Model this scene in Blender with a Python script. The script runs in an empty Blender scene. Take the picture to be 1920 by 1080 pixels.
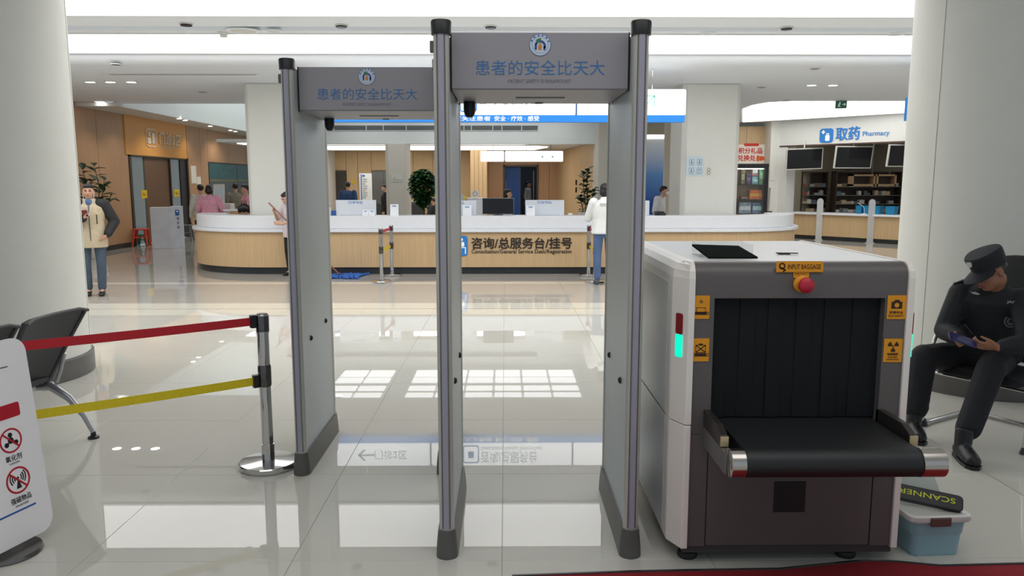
import bpy, bmesh, math, random
from mathutils import Vector as V, Matrix as M
random.seed(7)
R = math.radians
SC = bpy.context.scene
COL = SC.collection

# ------------------------------------------------------------------ camera
H = 1.68                       # eye height in metres
FPX = 1440.0                   # focal length in pixels of the 1920 frame
PITCH = math.atan(198 / FPX)
YAW = math.atan(13 / FPX)
cam_d = bpy.data.cameras.new('camera')
cam_d.sensor_width = 36.0
cam_d.lens = 36.0 * FPX / 1920
cam_d.clip_start = 0.05
cam_d.clip_end = 200
cam = bpy.data.objects.new('camera', cam_d)
cam.location = (0, 0, H)
cam.rotation_euler = (R(90) - PITCH, 0, -YAW)
COL.objects.link(cam)
SC.camera = cam
CR = cam.rotation_euler.to_matrix()

def U(px, py, d):              # point at depth d seen at a pixel
    r = CR @ V(((px - 960) / FPX, (540 - py) / FPX, -1))
    return V((0, 0, H)) + r * (d / r.y)

def F(px, py, z=0.0):          # point at height z seen at a pixel
    r = CR @ V(((px - 960) / FPX, (540 - py) / FPX, -1))
    return V((0, 0, H)) + r * ((z - H) / r.z)

# ------------------------------------------------------------------ world + exposure
SC.view_settings.view_transform = 'Standard'
SC.view_settings.look = 'None'
SC.view_settings.exposure = 0.0
SC.view_settings.gamma = 1.0
SC.view_settings.use_curve_mapping = False
W = bpy.data.worlds.new('daylight')
SC.world = W
W.use_nodes = True
W.node_tree.nodes['Background'].inputs[0].default_value = (0.80, 0.90, 1.0, 1)
W.node_tree.nodes['Background'].inputs[1].default_value = 0.47
PANEL_L = 2.35                  # radiance of the ceiling light boxes
el = bpy.data.lights.new('entrance_fill_light', 'AREA'); el.shape = 'RECTANGLE'; el.size = 6.0; el.size_y = 2.0; el.energy = 54; el.color = (1.0, 0.99, 0.98)  # added fill lamp over the camera, out of view, to brighten the foreground
eo = bpy.data.objects.new('entrance_fill_light', el); eo.location = (0.3, 1.6, 3.64); COL.objects.link(eo)

# ------------------------------------------------------------------ materials
def lin(c):
    return tuple((x / 255 / 12.92) if x / 255 <= 0.04045 else ((x / 255 + 0.055) / 1.055) ** 2.4 for x in c)

MATS = {}
def mt(key, rgb, rough=0.5, metal=0.0, var=0.05, scale=6.0, emit=0.0, bump=0.0, trans=0.0, spec=0.5, coat=0.0, alpha=1.0, stretch=None, ior=1.5, bscale=None, emc=None):
    if key in MATS: return MATS[key]
    m = bpy.data.materials.new(key)
    m.use_nodes = True
    nt = m.node_tree
    b = nt.nodes['Principled BSDF']
    c = lin(rgb)
    b.inputs['Roughness'].default_value = rough
    b.inputs['Metallic'].default_value = metal
    b.inputs['Specular IOR Level'].default_value = spec
    b.inputs['IOR'].default_value = ior
    b.inputs['Transmission Weight'].default_value = trans
    b.inputs['Coat Weight'].default_value = coat
    b.inputs['Alpha'].default_value = alpha
    tc = nt.nodes.new('ShaderNodeTexCoord')
    mp = nt.nodes.new('ShaderNodeMapping')
    mp.inputs['Scale'].default_value = stretch or (1, 1, 1)
    nt.links.new(tc.outputs['Object'], mp.inputs['Vector'])
    nz = nt.nodes.new('ShaderNodeTexNoise')
    nz.inputs['Scale'].default_value = scale
    nz.inputs['Detail'].default_value = 3.0
    nt.links.new(mp.outputs['Vector'], nz.inputs['Vector'])
    rp = nt.nodes.new('ShaderNodeValToRGB')
    rp.color_ramp.elements[0].position = 0.3
    rp.color_ramp.elements[1].position = 0.7
    rp.color_ramp.elements[0].color = tuple(max(0, x * (1 - var)) for x in c) + (1,)
    rp.color_ramp.elements[1].color = tuple(min(1, x * (1 + var)) for x in c) + (1,)
    nt.links.new(nz.outputs['Fac'], rp.inputs['Fac'])
    nt.links.new(rp.outputs['Color'], b.inputs['Base Color'])
    if emit:
        b.inputs['Emission Color'].default_value = (lin(emc) if emc else c) + (1,)
        b.inputs['Emission Strength'].default_value = emit
    if bump:
        bp = nt.nodes.new('ShaderNodeBump')
        bp.inputs['Strength'].default_value = bump
        bp.inputs['Distance'].default_value = 0.02
        if bscale:
            n2 = nt.nodes.new('ShaderNodeTexNoise')
            n2.inputs['Scale'].default_value = bscale
            nt.links.new(mp.outputs['Vector'], n2.inputs['Vector'])
            nt.links.new(n2.outputs['Fac'], bp.inputs['Height'])
        else:
            nt.links.new(nz.outputs['Fac'], bp.inputs['Height'])
        nt.links.new(bp.outputs['Normal'], b.inputs['Normal'])
    MATS[key] = m
    return m

def wood(key, rgb, var=0.10):
    return mt(key, rgb, rough=0.42, var=var, scale=3.0, stretch=(26, 26, 0.5))

WHITE = mt('white_paint', (226, 226, 222), 0.55, var=0.01)
COLWHITE = mt('column_plaster', (224, 224, 217), 0.5, var=0.012)
CEIL = mt('ceiling_paint', (245, 249, 254), 0.7, var=0.01)
PANELLIGHT = mt('light_box_film', (255, 255, 255), 0.6, var=0.0, emit=PANEL_L)
DOWNLIGHT = mt('downlight_glow', (255, 252, 245), 0.6, var=0.0, emit=9.0)
OAK = wood('oak_veneer', (205, 174, 132))
OAKDARK = wood('oak_wall_veneer', (186, 146, 110))
OAKORANGE = wood('amber_veneer', (224, 160, 80))
KICK = mt('black_kick', (42, 45, 48), 0.35)
DARKGREY = mt('skirting_grey', (98, 96, 93), 0.4)
SOLIDWHITE = mt('white_solid_surface', (232, 234, 238), 0.3, var=0.01)
ALU = mt('brushed_aluminium', (196, 194, 188), 0.38, 0.3, var=0.06, scale=4, stretch=(60, 60, 0.4))
GATEGREY = mt('gate_panel_grey', (182, 189, 190), 0.45, 0.25, var=0.03, scale=3)
HEADGREY = mt('gate_header_grey', (152, 148, 152), 0.42, 0.1, var=0.01)
SHOE = mt('gate_shoe_plastic', (92, 90, 86), 0.42)
BLACK = mt('black_plastic', (22, 22, 24), 0.4)
SOFTBLACK = mt('black_satin', (34, 34, 36), 0.55)
CHROME = mt('chrome', (205, 203, 202), 0.06, 1.0, var=0.01)
STEEL = mt('brushed_steel', (196, 190, 182), 0.2, 1.0, var=0.05, scale=5, stretch=(1, 60, 60))
BLUE = mt('sign_blue', (40, 128, 208), 0.45)
SIGNBLUE = mt('header_letter_blue', (52, 112, 172), 0.5)
GREYTEXT = mt('grey_letter', (118, 116, 126), 0.5)
BROWNTEXT = mt('dark_letter', (42, 30, 26), 0.5)
WHITETEXT = mt('white_letter', (245, 246, 248), 0.5, emit=0.15)
SCREEN = mt('screen_black', (22, 24, 28), 0.12)
GLASS = mt('clear_acrylic', (225, 235, 232), 0.08, alpha=0.10, var=0.0)
FROST = mt('frosted_acrylic', (225, 226, 226), 0.35, alpha=0.62, var=0.0)

# ------------------------------------------------------------------ mesh builder
class MB:
    def __init__(s, m=None):
        s.b = bmesh.new(); s.m = m or M.Identity(4)
    def vs(s, pts): return [s.b.verts.new(s.m @ V(p)) for p in pts]
    def face(s, pts):
        try: s.b.faces.new(s.vs(pts))
        except ValueError: pass
        return s
    def box(s, x0, x1, y0, y1, z0, z1):
        v = s.vs([(x0,y0,z0),(x1,y0,z0),(x1,y1,z0),(x0,y1,z0),(x0,y0,z1),(x1,y0,z1),(x1,y1,z1),(x0,y1,z1)])
        for f in ((3,2,1,0),(4,5,6,7),(0,1,5,4),(1,2,6,5),(2,3,7,6),(3,0,4,7)): s.b.faces.new([v[i] for i in f])
        return s
    def cbox(s, c, size, rot=None):
        k = s.m; s.m = k @ M.Translation(V(c)) @ (rot.to_4x4() if rot else M.Identity(4))
        a, b, d = (t / 2 for t in size); s.box(-a, a, -b, b, -d, d); s.m = k
        return s
    def prism(s, poly, z0, z1):          # polygon in xy, counter-clockwise
        lo = s.vs([(p[0], p[1], z0) for p in poly]); hi = s.vs([(p[0], p[1], z1) for p in poly])
        n = len(poly)
        s.b.faces.new(lo[::-1]); s.b.faces.new(hi)
        for i in range(n): s.b.faces.new([lo[i], lo[(i+1)%n], hi[(i+1)%n], hi[i]])
        return s
    def rings(s, rr, cap=True, closed=False):
        R_ = [s.vs(r) for r in rr]; n = len(rr[0])
        for a, b in list(zip(R_, R_[1:])) + ([(R_[-1], R_[0])] if closed else []):
            for i in range(n): s.b.faces.new([a[i], a[(i+1)%n], b[(i+1)%n], b[i]])
        if cap and not closed:
            s.b.faces.new(R_[0][::-1]); s.b.faces.new(R_[-1])
        return s
    def lathe(s, prof, seg=24, c=(0,0,0)):
        return s.rings([[(c[0]+max(r,1e-4)*math.cos(2*math.pi*i/seg), c[1]+max(r,1e-4)*math.sin(2*math.pi*i/seg), c[2]+z) for i in range(seg)] for r, z in prof])
    def loft(s, pts, rads, side=None, seg=12):
        pts = [V(p) for p in pts]; rr = []
        n = len(pts); prev = None
        for i, p in enumerate(pts):
            t = (pts[min(i+1,n-1)] - pts[max(i-1,0)])
            t = t.normalized() if t.length > 1e-9 else V((0,0,1))
            if side is not None: a = V(side)
            elif prev is not None: a = prev
            else: a = V((1,0,0)) if abs(t.x) < 0.8 else V((0,1,0))
            a = a - t * a.dot(t)
            a = a.normalized() if a.length > 1e-6 else t.orthogonal().normalized()
            prev = a
            b = t.cross(a)
            r = rads[i] if isinstance(rads, (list, tuple)) else rads
            ra, rb = r if isinstance(r, (list, tuple)) else (r, r)
            rr.append([p + a*ra*math.cos(2*math.pi*k/seg) + b*rb*math.sin(2*math.pi*k/seg) for k in range(seg)])
        return s.rings(rr)
    def tube(s, pts, r, seg=10): return s.loft(pts, r, None, seg)
    def ell(s, c, r, rot=None, u=12, v=8):
        k = s.m; s.m = k @ M.Translation(V(c)) @ (rot.to_4x4() if rot else M.Identity(4))
        if not isinstance(r, (list, tuple)): r = (r, r, r)
        rr = []
        for j in range(v+1):
            a = math.pi*j/v; a = min(max(a, 0.03), math.pi-0.03)
            rr.append([(r[0]*math.sin(a)*math.cos(2*math.pi*i/u), r[1]*math.sin(a)*math.sin(2*math.pi*i/u), -r[2]*math.cos(a)) for i in range(u)])
        s.rings(rr); s.m = k
        return s
    def limb(s, pts, rads, seg=12):       # tapered capsule chain
        pts = [V(p) for p in pts]
        for i, p in enumerate(pts): s.ell(p, rads[i], u=seg, v=8)
        for i in range(len(pts)-1): s.loft([pts[i], pts[i+1]], [rads[i], rads[i+1]], None, seg)
        return s
    def build(s, name, mat, parent=None, bevel=0.0, smooth=False, world=True, seg=2):
        me = bpy.data.meshes.new(name)
        bmesh.ops.recalc_face_normals(s.b, faces=s.b.faces)
        s.b.to_mesh(me); s.b.free()
        me.materials.append(mat)
        if smooth:
            for p in me.polygons: p.use_smooth = True
            if smooth != 'all':
                try: me.set_sharp_from_angle(angle=R(40))
                except Exception: pass
        o = bpy.data.objects.new(name, me); COL.objects.link(o)
        par(o, parent, world)
        if bevel:
            b = o.modifiers.new('bevel', 'BEVEL'); b.width = bevel; b.segments = seg; b.limit_method = 'ANGLE'
        return o

def par(o, parent, world=True):
    if parent is not None:
        o.parent = parent
        if world and parent.parent is None: o.matrix_parent_inverse = parent.matrix_basis.inverted()
    return o

def thing(name, label, cat, loc=(0,0,0), rotz=0.0, group=None):
    o = bpy.data.objects.new(name, None); COL.objects.link(o)
    o.empty_display_size = 0.1
    o.location = loc; o.rotation_euler = (0, 0, rotz)
    o.matrix_basis = M.Translation(V(loc)) @ M.Rotation(rotz, 4, 'Z')
    return tag(o, label, cat, group)

def tag(o, label, cat=None, group=None, kind=None):
    if label: o['label'] = label
    if cat: o['category'] = cat
    if group: o['group'] = group
    if kind: o['kind'] = kind
    return o

def struct(o):
    o['kind'] = 'structure'; return o

def frame(o, right, up):        # matrix: x = right, y = up, z = towards the viewer of the face
    r = V(right).normalized(); u = V(up); u = (u - r*u.dot(r)).normalized(); n = r.cross(u)
    m = M((r, u, n)).transposed().to_4x4(); m.translation = V(o)
    return m

def text(s, mtx, w, h, mat, parent=None, name='lettering', bold=0.0, depth=0.0015, label=None, shear=0.0):
    c = bpy.data.curves.new('t', 'FONT'); c.body = s; c.offset = min(bold, 0.0); c.resolution_u = 3; c.shear = shear
    c.fill_mode = 'BOTH'; c.extrude = 0.004
    o = bpy.data.objects.new('t', c); COL.objects.link(o)
    me = bpy.data.meshes.new_from_object(o.evaluated_get(bpy.context.evaluated_depsgraph_get()))
    bpy.data.objects.remove(o); bpy.data.curves.remove(c)
    xs = [v.co.x for v in me.vertices]; ys = [v.co.y for v in me.vertices]; zs = [v.co.z for v in me.vertices]
    x0, x1, y0, y1, z0, z1 = min(xs), max(xs), min(ys), max(ys), min(zs), max(zs)
    sx = w/(x1-x0) if w else h/(y1-y0)
    sy = h/(y1-y0) if h else sx
    for v in me.vertices:
        v.co = mtx @ V(((v.co.x-(x0+x1)/2)*sx, (v.co.y-(y0+y1)/2)*sy, (v.co.z-z0)/max(z1-z0,1e-6)*depth))
    if bold > 0:                 # heavier strokes: the same letters laid a hair apart
        d = bold*(y1-y0)*sy*0.9
        bm = bmesh.new(); bm.from_mesh(me); src = bm.verts[:] + bm.edges[:] + bm.faces[:]
        n3 = mtx.to_3x3()
        for i, (ax, ay) in enumerate(((1, 0), (-1, 0), (0, 1), (0, -1))):
            g = bmesh.ops.duplicate(bm, geom=src)
            bmesh.ops.translate(bm, verts=[v for v in g['geom'] if isinstance(v, bmesh.types.BMVert)], vec=n3 @ V((ax*d, ay*d, depth*0.02*(i+1))))
        bm.to_mesh(me); bm.free()
    me.materials.clear(); me.materials.append(mat)
    me.name = name
    o = bpy.data.objects.new(name, me); COL.objects.link(o); par(o, parent)
    if label: o['label'] = label
    return o

def shape(mtx, poly, mat, parent, name, depth=0.0015, **k):   # flat cut-out in a face's own frame
    if sum(a[0]*b[1]-b[0]*a[1] for a, b in zip(poly, poly[1:]+poly[:1])) < 0: poly = poly[::-1]
    return MB(mtx).prism(poly, 0, depth).build(name, mat, parent, **k)

def rrect(w, h, r, n=5, cx=0.0, cy=0.0):
    out = []
    for sx, sy, a0 in ((1,1,0),(-1,1,90),(-1,-1,180),(1,-1,270)):
        for i in range(n+1):
            a = R(a0 + 90*i/n); out.append((cx+sx*(w/2-r)+r*math.cos(a), cy+sy*(h/2-r)+r*math.sin(a)))
    return out

def circ(r, n=24, cx=0.0, cy=0.0, a0=0.0, a1=360.0):
    full = abs(a1-a0) >= 360
    return [(cx+r*math.cos(R(a0+(a1-a0)*i/(n if full else n-1))), cy+r*math.sin(R(a0+(a1-a0)*i/(n if full else n-1)))) for i in range(n)]

def annulus(mtx, r0, r1, mat, parent, name, depth=0.0015, seg=32, cx=0, cy=0, a0=0, a1=360):
    b = MB(mtx); n = seg
    full = abs(a1-a0) >= 360
    rr = []
    for i in range(n if full else n+1):
        a = R(a0+(a1-a0)*i/n); c, s = math.cos(a), math.sin(a)
        rr.append([(cx+r0*c, cy+r0*s, 0), (cx+r1*c, cy+r1*s, 0), (cx+r1*c, cy+r1*s, depth), (cx+r0*c, cy+r0*s, depth)])
    b.rings(rr, closed=full)
    return b.build(name, mat, parent)

def stroke(mtx, pts, w, mat, parent, name, depth=0.0015):      # thick flat line
    b = MB(mtx)
    for p, q in zip(pts, pts[1:]):
        p = V((p[0], p[1], 0)); q = V((q[0], q[1], 0)); t = (q-p).normalized(); n = V((-t.y, t.x, 0))*w/2; e = t*w*0.3
        P = [p-n-e, q-n+e, q+n+e, p+n-e]
        b.prism([(v.x, v.y) for v in P], 0, depth)
    return b.build(name, mat, parent)

# ================================================================== SETTING
ZC1, ZC2 = 3.66, 3.52          # ceiling heights: entrance side, service desk side
def slab(name, x0, x1, y0, y1, z0, z1, mat, parent=None, bevel=0):
    return MB().box(x0, x1, y0, y1, z0, z1).build(name, mat, parent, bevel)

# ---- floor: screed with polished tiles laid on it
GROUT = mt('tile_joint', (172, 164, 152), 0.5)
fl = struct(slab('floor', -14, 14, -3, 36, -0.12, -0.004, GROUT))
def tile_material():
    m = mt('polished_tile', (203, 200, 191), rough=0.012, spec=0.38, var=0.025, scale=0.9, bump=0.0015, bscale=1.6)
    return m
TILE = tile_material()
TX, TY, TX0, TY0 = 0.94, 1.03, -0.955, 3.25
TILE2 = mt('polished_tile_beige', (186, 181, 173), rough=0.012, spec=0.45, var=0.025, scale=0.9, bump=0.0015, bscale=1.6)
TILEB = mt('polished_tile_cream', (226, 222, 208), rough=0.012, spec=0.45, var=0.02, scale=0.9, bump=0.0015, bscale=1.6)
TM = {}
def tile_mesh(h, mat):
    key = (round(h, 3), mat.name)
    if key in TM: return TM[key]
    b = bmesh.new(); g = 0.0009; t = 0.0012
    def ring(i, z): return [b.verts.new(p) for p in ((i,i,z),(TX-i,i,z),(TX-i,h-i,z),(i,h-i,z))]
    lo, mi, hi = ring(g, -0.006), ring(g, -t), ring(g+t, 0)
    for A, B in ((lo, mi), (mi, hi)):
        for k in range(4): b.faces.new([A[k], A[(k+1)%4], B[(k+1)%4], B[k]])
    b.faces.new(hi)
    me = bpy.data.meshes.new('tile'); b.to_mesh(me); b.free(); me.materials.append(mat); TM[key] = me; return me
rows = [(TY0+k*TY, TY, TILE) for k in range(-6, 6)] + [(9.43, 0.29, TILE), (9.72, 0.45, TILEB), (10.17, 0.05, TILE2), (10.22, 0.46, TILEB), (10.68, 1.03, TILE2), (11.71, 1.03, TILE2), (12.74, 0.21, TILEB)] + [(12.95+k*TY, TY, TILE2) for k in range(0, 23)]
rest = {TILE.name: MB(), TILE2.name: MB()}
for y, h, m in rows:
    for ix in range(-14, 15):
        x = TX0 + ix*TX
        seen = 2.2 < y < 13.4 and abs(x + TX/2) < 0.72*y + 0.9
        if seen:
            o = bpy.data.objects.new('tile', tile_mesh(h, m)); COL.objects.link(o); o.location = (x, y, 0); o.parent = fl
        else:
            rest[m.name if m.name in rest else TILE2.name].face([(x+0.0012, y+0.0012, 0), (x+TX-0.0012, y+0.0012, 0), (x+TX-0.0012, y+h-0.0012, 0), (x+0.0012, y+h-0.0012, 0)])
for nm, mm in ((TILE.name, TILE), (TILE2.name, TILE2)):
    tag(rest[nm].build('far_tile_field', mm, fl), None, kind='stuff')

# ---- ceilings
cl = struct(slab('ceiling', -14, 14, -3, 7.3, ZC1, ZC1+0.1, CEIL))
struct(slab('ceiling', -14, 14, 9.62, 10.24, ZC1, ZC1+0.1, CEIL))
struct(slab('ceiling', -14, 14, 10.24, 10.5, ZC1+0.05, ZC1+0.15, CEIL))
struct(slab('ceiling', -14, 14, 10.5, 10.68, ZC1, ZC1+0.1, CEIL))
# bullnose edge that leads down to the lower ceiling
nose = MB(); prof = [(12.30, ZC1+0.1)] + [(12.62-0.27*math.cos(R(a)), ZC2+0.16-0.16*math.sin(R(a))) for a in range(0, 91, 10)] + [(12.95, ZC2), (12.95, ZC1+0.1)]
nose.rings([[(-14, p[0], p[1]) for p in prof], [(14, p[0], p[1]) for p in prof]])
struct(nose.build('trim_1', CEIL, None, smooth=True))
struct(slab('ceiling', -14, 14, 12.95, 18.15, ZC2, ZC2+0.1, CEIL))
struct(slab('trim_2', -8.95, -4.0, 18.15, 18.4, ZC2-0.02, 6.2, CEIL))
# left soffit beside the veneer wall and the tall fascia over it
struct(slab('ceiling', -9.95, -8.9, 18.15, 34, 3.42, 3.5, WHITE))
struct(slab('wall_left_upper', -9.0, -8.92, 18.15, 34, 3.5, 6.2, WHITE))
struct(slab('ceiling', -10, 14, 18.15, 34.2, 6.2, 6.3, CEIL))
# right part of the ceiling, towards the pharmacy
struct(slab('ceiling', 2.35, 14, 18.15, 30, ZC2, ZC2+0.1, CEIL))

# luminous grid ceiling behind the hanging sign, mirrored in the floor
t = thing('grid_ceiling_light', 'grid of lit ceiling panes behind the hanging sign, mirrored in the floor', 'ceiling light', (-1.2, 19.7, 3.5))
GP = mt('grid_pane_glow', (250, 252, 255), 0.5, var=0, emit=1.9)
for x0g, nx in ((-4.45, 2), (-2.45, 6)):
    for i in range(nx):
        for k, (ya, yb) in enumerate(((18.25, 18.6), (18.85, 19.25), (19.6, 20.1), (20.25, 20.9))):
            MB().box(x0g+i*0.73, x0g+i*0.73+0.66, ya, yb, 3.50, 3.52).build('pane', GP, t)
    MB().box(x0g-0.05, x0g+nx*0.73, 18.16, 21.25, 3.522, 3.56).build('grid_board', CEIL, t)

def light_box(y0, y1, z, x0, x1, label):
    t = thing('ceiling_light_box', label, 'ceiling light', ((x0+x1)/2, (y0+y1)/2, z), 0, 'full-width light boxes in the ceiling')
    MB().box(x0, x1, y0, y1, z, z+0.03).build('diffuser', PANELLIGHT, t)
    MB().box(x0, x1, y0-0.05, y0, z-0.03, z+0.06).build('frame_edge', WHITE, t)
    MB().box(x0, x1, y1, y1+0.03, z-0.03, z+0.06).build('frame_edge', WHITE, t)
light_box(7.35, 9.58, ZC1+0.02, -13, 13, 'white light box along the top edge of the photo')
light_box(10.73, 12.28, ZC1+0.02, -13, 13, 'white light box behind the tall gates, second from the top')
# added glowing panel, out of view, that lights the taller hall on the far left
t = thing('hall_fill_panel', 'added glowing panel, out of view, lighting the far left hall from above', 'ceiling light', (-6.5, 26, 6.15))
MB().box(-8.6, -4.2, 20, 32, 6.15, 6.19).build('diffuser', mt('hall_fill_glow', (240, 250, 255), 0.5, emit=1.6), t)

# downlights, sprinklers, speakers set in the ceiling
def disc_thing(name, label, cat, p, r, mat, rim, group, h=0.012):
    t = thing(name, label, cat, p, 0, group)
    MB().lathe([(r, -h), (r*0.99, -h*0.6), (r*0.7, -h*0.5), (0.0, -h*0.5)][::-1], 20, p).build('lens', mat, t, smooth=True)
    MB().rings([[(p[0]+q*math.cos(2*math.pi*i/20), p[1]+q*math.sin(2*math.pi*i/20), p[2]+z) for i in range(20)] for q, z in ((r, -0.001), (r*1.25, -0.001), (r*1.25, -0.012), (r, -0.014))], closed=True).build('rim', rim, t, smooth=True)
    return t
for i, (px, w) in enumerate(((169, 'leftmost'), (207, 'middle'), (246, 'rightmost'))):
    disc_thing('downlight', f'lit ceiling downlight, {w} of the three in a row on the left', 'downlight', tuple(F(px, 153, ZC2-0.001)), 0.085, DOWNLIGHT, WHITE, 'downlights on the left')
disc_thing('downlight', 'lit downlight near the corner above the veneer wall on the left', 'downlight', tuple(F(187, 190, ZC2-0.001)), 0.10, DOWNLIGHT, WHITE, 'downlights on the left')
for px, w in ((1522, 'left'), (1562, 'right')):
    disc_thing('downlight', f'lit ceiling downlight in front of the pharmacy, {w} one of the pair', 'downlight', tuple(F(px, 159, ZC2-0.001)), 0.085, DOWNLIGHT, WHITE, 'downlights before the pharmacy')
for k, (px, py, w) in enumerate(((336, 222, 'first from the left'), (347, 225, 'second from the left'), (394, 236, 'third from the left'), (432, 244, 'fourth from the left'), (441, 246, 'fifth from the left'))):
    disc_thing('spot_light', f'small lit spotlight in the soffit over the veneer wall, {w}', 'spotlight', tuple(F(px, py, 3.419)), 0.07, DOWNLIGHT, WHITE, 'spotlights over the veneer wall')
for px, py in ((336, 222), (347, 225), (394, 236), (432, 244), (441, 246), (250, 203), (290, 212)):
    q = F(px, py, 3.40); l = bpy.data.lights.new('wall_wash', 'SPOT'); l.energy = 24; l.color = (1.0, 0.86, 0.66); l.spot_size = R(95); l.spot_blend = 0.7; l.shadow_soft_size = 0.05
    o = bpy.data.objects.new('wall_wash', l); COL.objects.link(o); o.location = (q.x, q.y, 3.395); o.rotation_euler = (0, R(22), 0)
for px, py, w in ((349, 44, 'leftmost'), (640, 47, 'second from the left'), (920, 49, 'just left of the front gate header emblem'), (1475, 51, 'rightmost')):
    disc_thing('sprinkler', f'small black sprinkler rosette in the ceiling groove, {w}', 'sprinkler', tuple(F(px, py, ZC1-0.001)), 0.07, BLACK, WHITE, 'sprinklers in the groove', 0.03)
for px, py, r, w in ((456, 57, 0.17, 'left of the rear gate'), (1328, 62, 0.08, 'right of the front gate'), (1680, 63, 0.09, 'beside the right round column'), (513, 57, 0.08, 'just above the rear gate post')):
    disc_thing('ceiling_speaker', f'flat round white ceiling cover {w}', 'ceiling cover', tuple(F(px, py, ZC1-0.001)), r, WHITE, CEIL, 'flat round covers')
q = F(419, 60, ZC1)
t = thing('smoke_detector', 'white smoke detector between the two light boxes on the left', 'smoke detector', tuple(q))
MB().lathe([(0.0, -0.07), (0.045, -0.065), (0.05, -0.03), (0.07, -0.028), (0.075, 0)], 20, q).build('body', WHITE, t, smooth=True)
for px, py, w in ((218, 120, 'nearest the light box on the left'), (380, 172, 'left, just above the far hall'), (1428, 163, 'above the gift poster'), (1528, 128, 'near the bullnose edge on the right'), (1476, 188, 'above the pharmacy light strip')):
    disc_thing('ceiling_vent_cover', f'tiny grey ceiling cover {w}', 'ceiling cover', tuple(F(px, py, ZC2-0.001)), 0.07, DARKGREY, WHITE, 'tiny grey ceiling covers')
p0, p1 = F(180, 113, ZC2-0.002), F(560, 119, ZC2-0.002)
t = thing('slot_diffuser', 'long grey slot air diffuser in the ceiling beside the light box', 'air vent', ((p0.x+p1.x)/2, 13.6, ZC2))
MB().box(-6.9, -4.2, 13.52, 13.58, ZC2-0.008, ZC2).build('frame', WHITE, t)
MB().box(-6.8, -4.3, 13.58, 13.68, ZC2-0.004, ZC2).build('slot', DARKGREY, t)
# ---- round columns beside the entrance
def round_column(name, c, r, label):
    t = thing(name, label, 'column', (c[0], c[1], 0), 0, 'round entrance columns')
    seg = 64
    def ringp(rr, z): return [(c[0]+rr*math.cos(2*math.pi*i/seg), c[1]+rr*math.sin(2*math.pi*i/seg), z) for i in range(seg)]
    def cyl(nm, rad, z0, z1, mat, par_):
        return MB().rings([ringp(rad-0.004, z0), ringp(rad, z0+0.004), ringp(rad, z1-0.004), ringp(rad-0.004, z1)]).build(nm, mat, par_, smooth=True)
    cyl('shaft', r, 0.18, ZC1, COLWHITE, t)
    cyl('skirting', r+0.022, 0.0, 0.18, DARKGREY, t)
    for a in (-70, -160, 20, 110):          # panel joints
        x, y = c[0]+(r)*math.cos(R(a)), c[1]+(r)*math.sin(R(a))
        MB().cbox((x, y, 1.92), (0.003, 0.003, 3.45)).build('panel_joint', mt('joint_line', (150, 148, 138), 0.6), t)
    return t
round_column('round_column', (-4.405, 6.62), 0.69, 'large white round column with grey skirting behind the black chairs')
round_column('round_column', (4.07, 6.40), 0.69, 'large white round column behind the seated guard')

# ---- square columns standing in the service desk
def square_column(x0, x1, y0, y1, z1, label, grp, ch=0.07, mat=COLWHITE):
    t = thing('square_column', label, 'column', ((x0+x1)/2, (y0+y1)/2, 0), 0, grp)
    poly = [(x0+ch, y0), (x1-ch, y0), (x1, y0+ch), (x1, y1-ch), (x1-ch, y1), (x0+ch, y1), (x0, y1-ch), (x0, y0+ch)]
    MB().prism(poly, 0, z1).build('core', mat, t, bevel=0.01)
    MB().box(x0+ch+0.012, x1-ch-0.012, y0-0.012, y0-0.001, 0.15, z1-0.02).build('face_panel', mat, t, bevel=0.004)
    MB().box(x0-0.01, x1+0.01, y0-0.03, y1+0.01, 0, 0.12).build('skirting', DARKGREY, t, bevel=0.004)
    return t
square_column(-4.90, -3.78, 14.78, 15.9, ZC2, 'white square column left of the rear gate, inside the desk', 'square columns in the desk')
square_column(3.36, 4.46, 14.78, 15.9, ZC2, 'cream square column with blue notice, right of the front gate', 'square columns in the desk')
square_column(-3.27, -2.64, 21.25, 21.9, 2.73, 'greyish square column left of the bushy ficus tree', 'square columns of the back room', 0.08, mt('inner_column_plaster', (200, 196, 184), 0.5, var=0.01))
square_column(2.46, 3.10, 21.2, 21.8, ZC2, 'pale square column behind the person in the white hoodie', 'square columns of the back room', 0.08, mt('inner_column_plaster', (200, 196, 184), 0.5, var=0.01))

# ---- bulkhead over the back room with its air grille
BG = mt('bulkhead_paint', (214, 219, 216), 0.6, var=0.01)
YG = 21.3
struct(slab('wall_back_upper', -6.2, 2.6, YG, YG+0.4, 2.72, 6.2, BG))
t = thing('air_grille', 'long grey air grille across the bulkhead above the service desk', 'air vent', (-1.8, YG-0.02, 3.05))
x0, x1 = U(613, 240, YG).x, U(1008, 240, YG).x; g0 = U(800, 245, YG).z
MB().box(x0, x1, YG-0.015, YG-0.002, g0, g0+0.14).build('backing', mt('grille_dark', (92, 96, 96), 0.6), t)
for z in (g0-0.005, g0+0.135): MB().box(x0-0.02, x1+0.02, YG-0.03, YG-0.002, z, z+0.012).build('frame_bar', BG, t)
for k in range(5): MB().box(x0, x1, YG-0.028, YG-0.016, g0+0.02+k*0.024, g0+0.026+k*0.024).build('slat', mt('grille_slat', (132, 136, 136), 0.5), t)
for k, px in enumerate((626, 687, 719, 762, 870, 884, 924, 941, 978)):
    x = U(px, 240, YG).x; MB().box(x-0.01, x+0.01, YG-0.032, YG-0.015, g0+0.005, g0+0.135).build('divider', BG, t)

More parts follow.
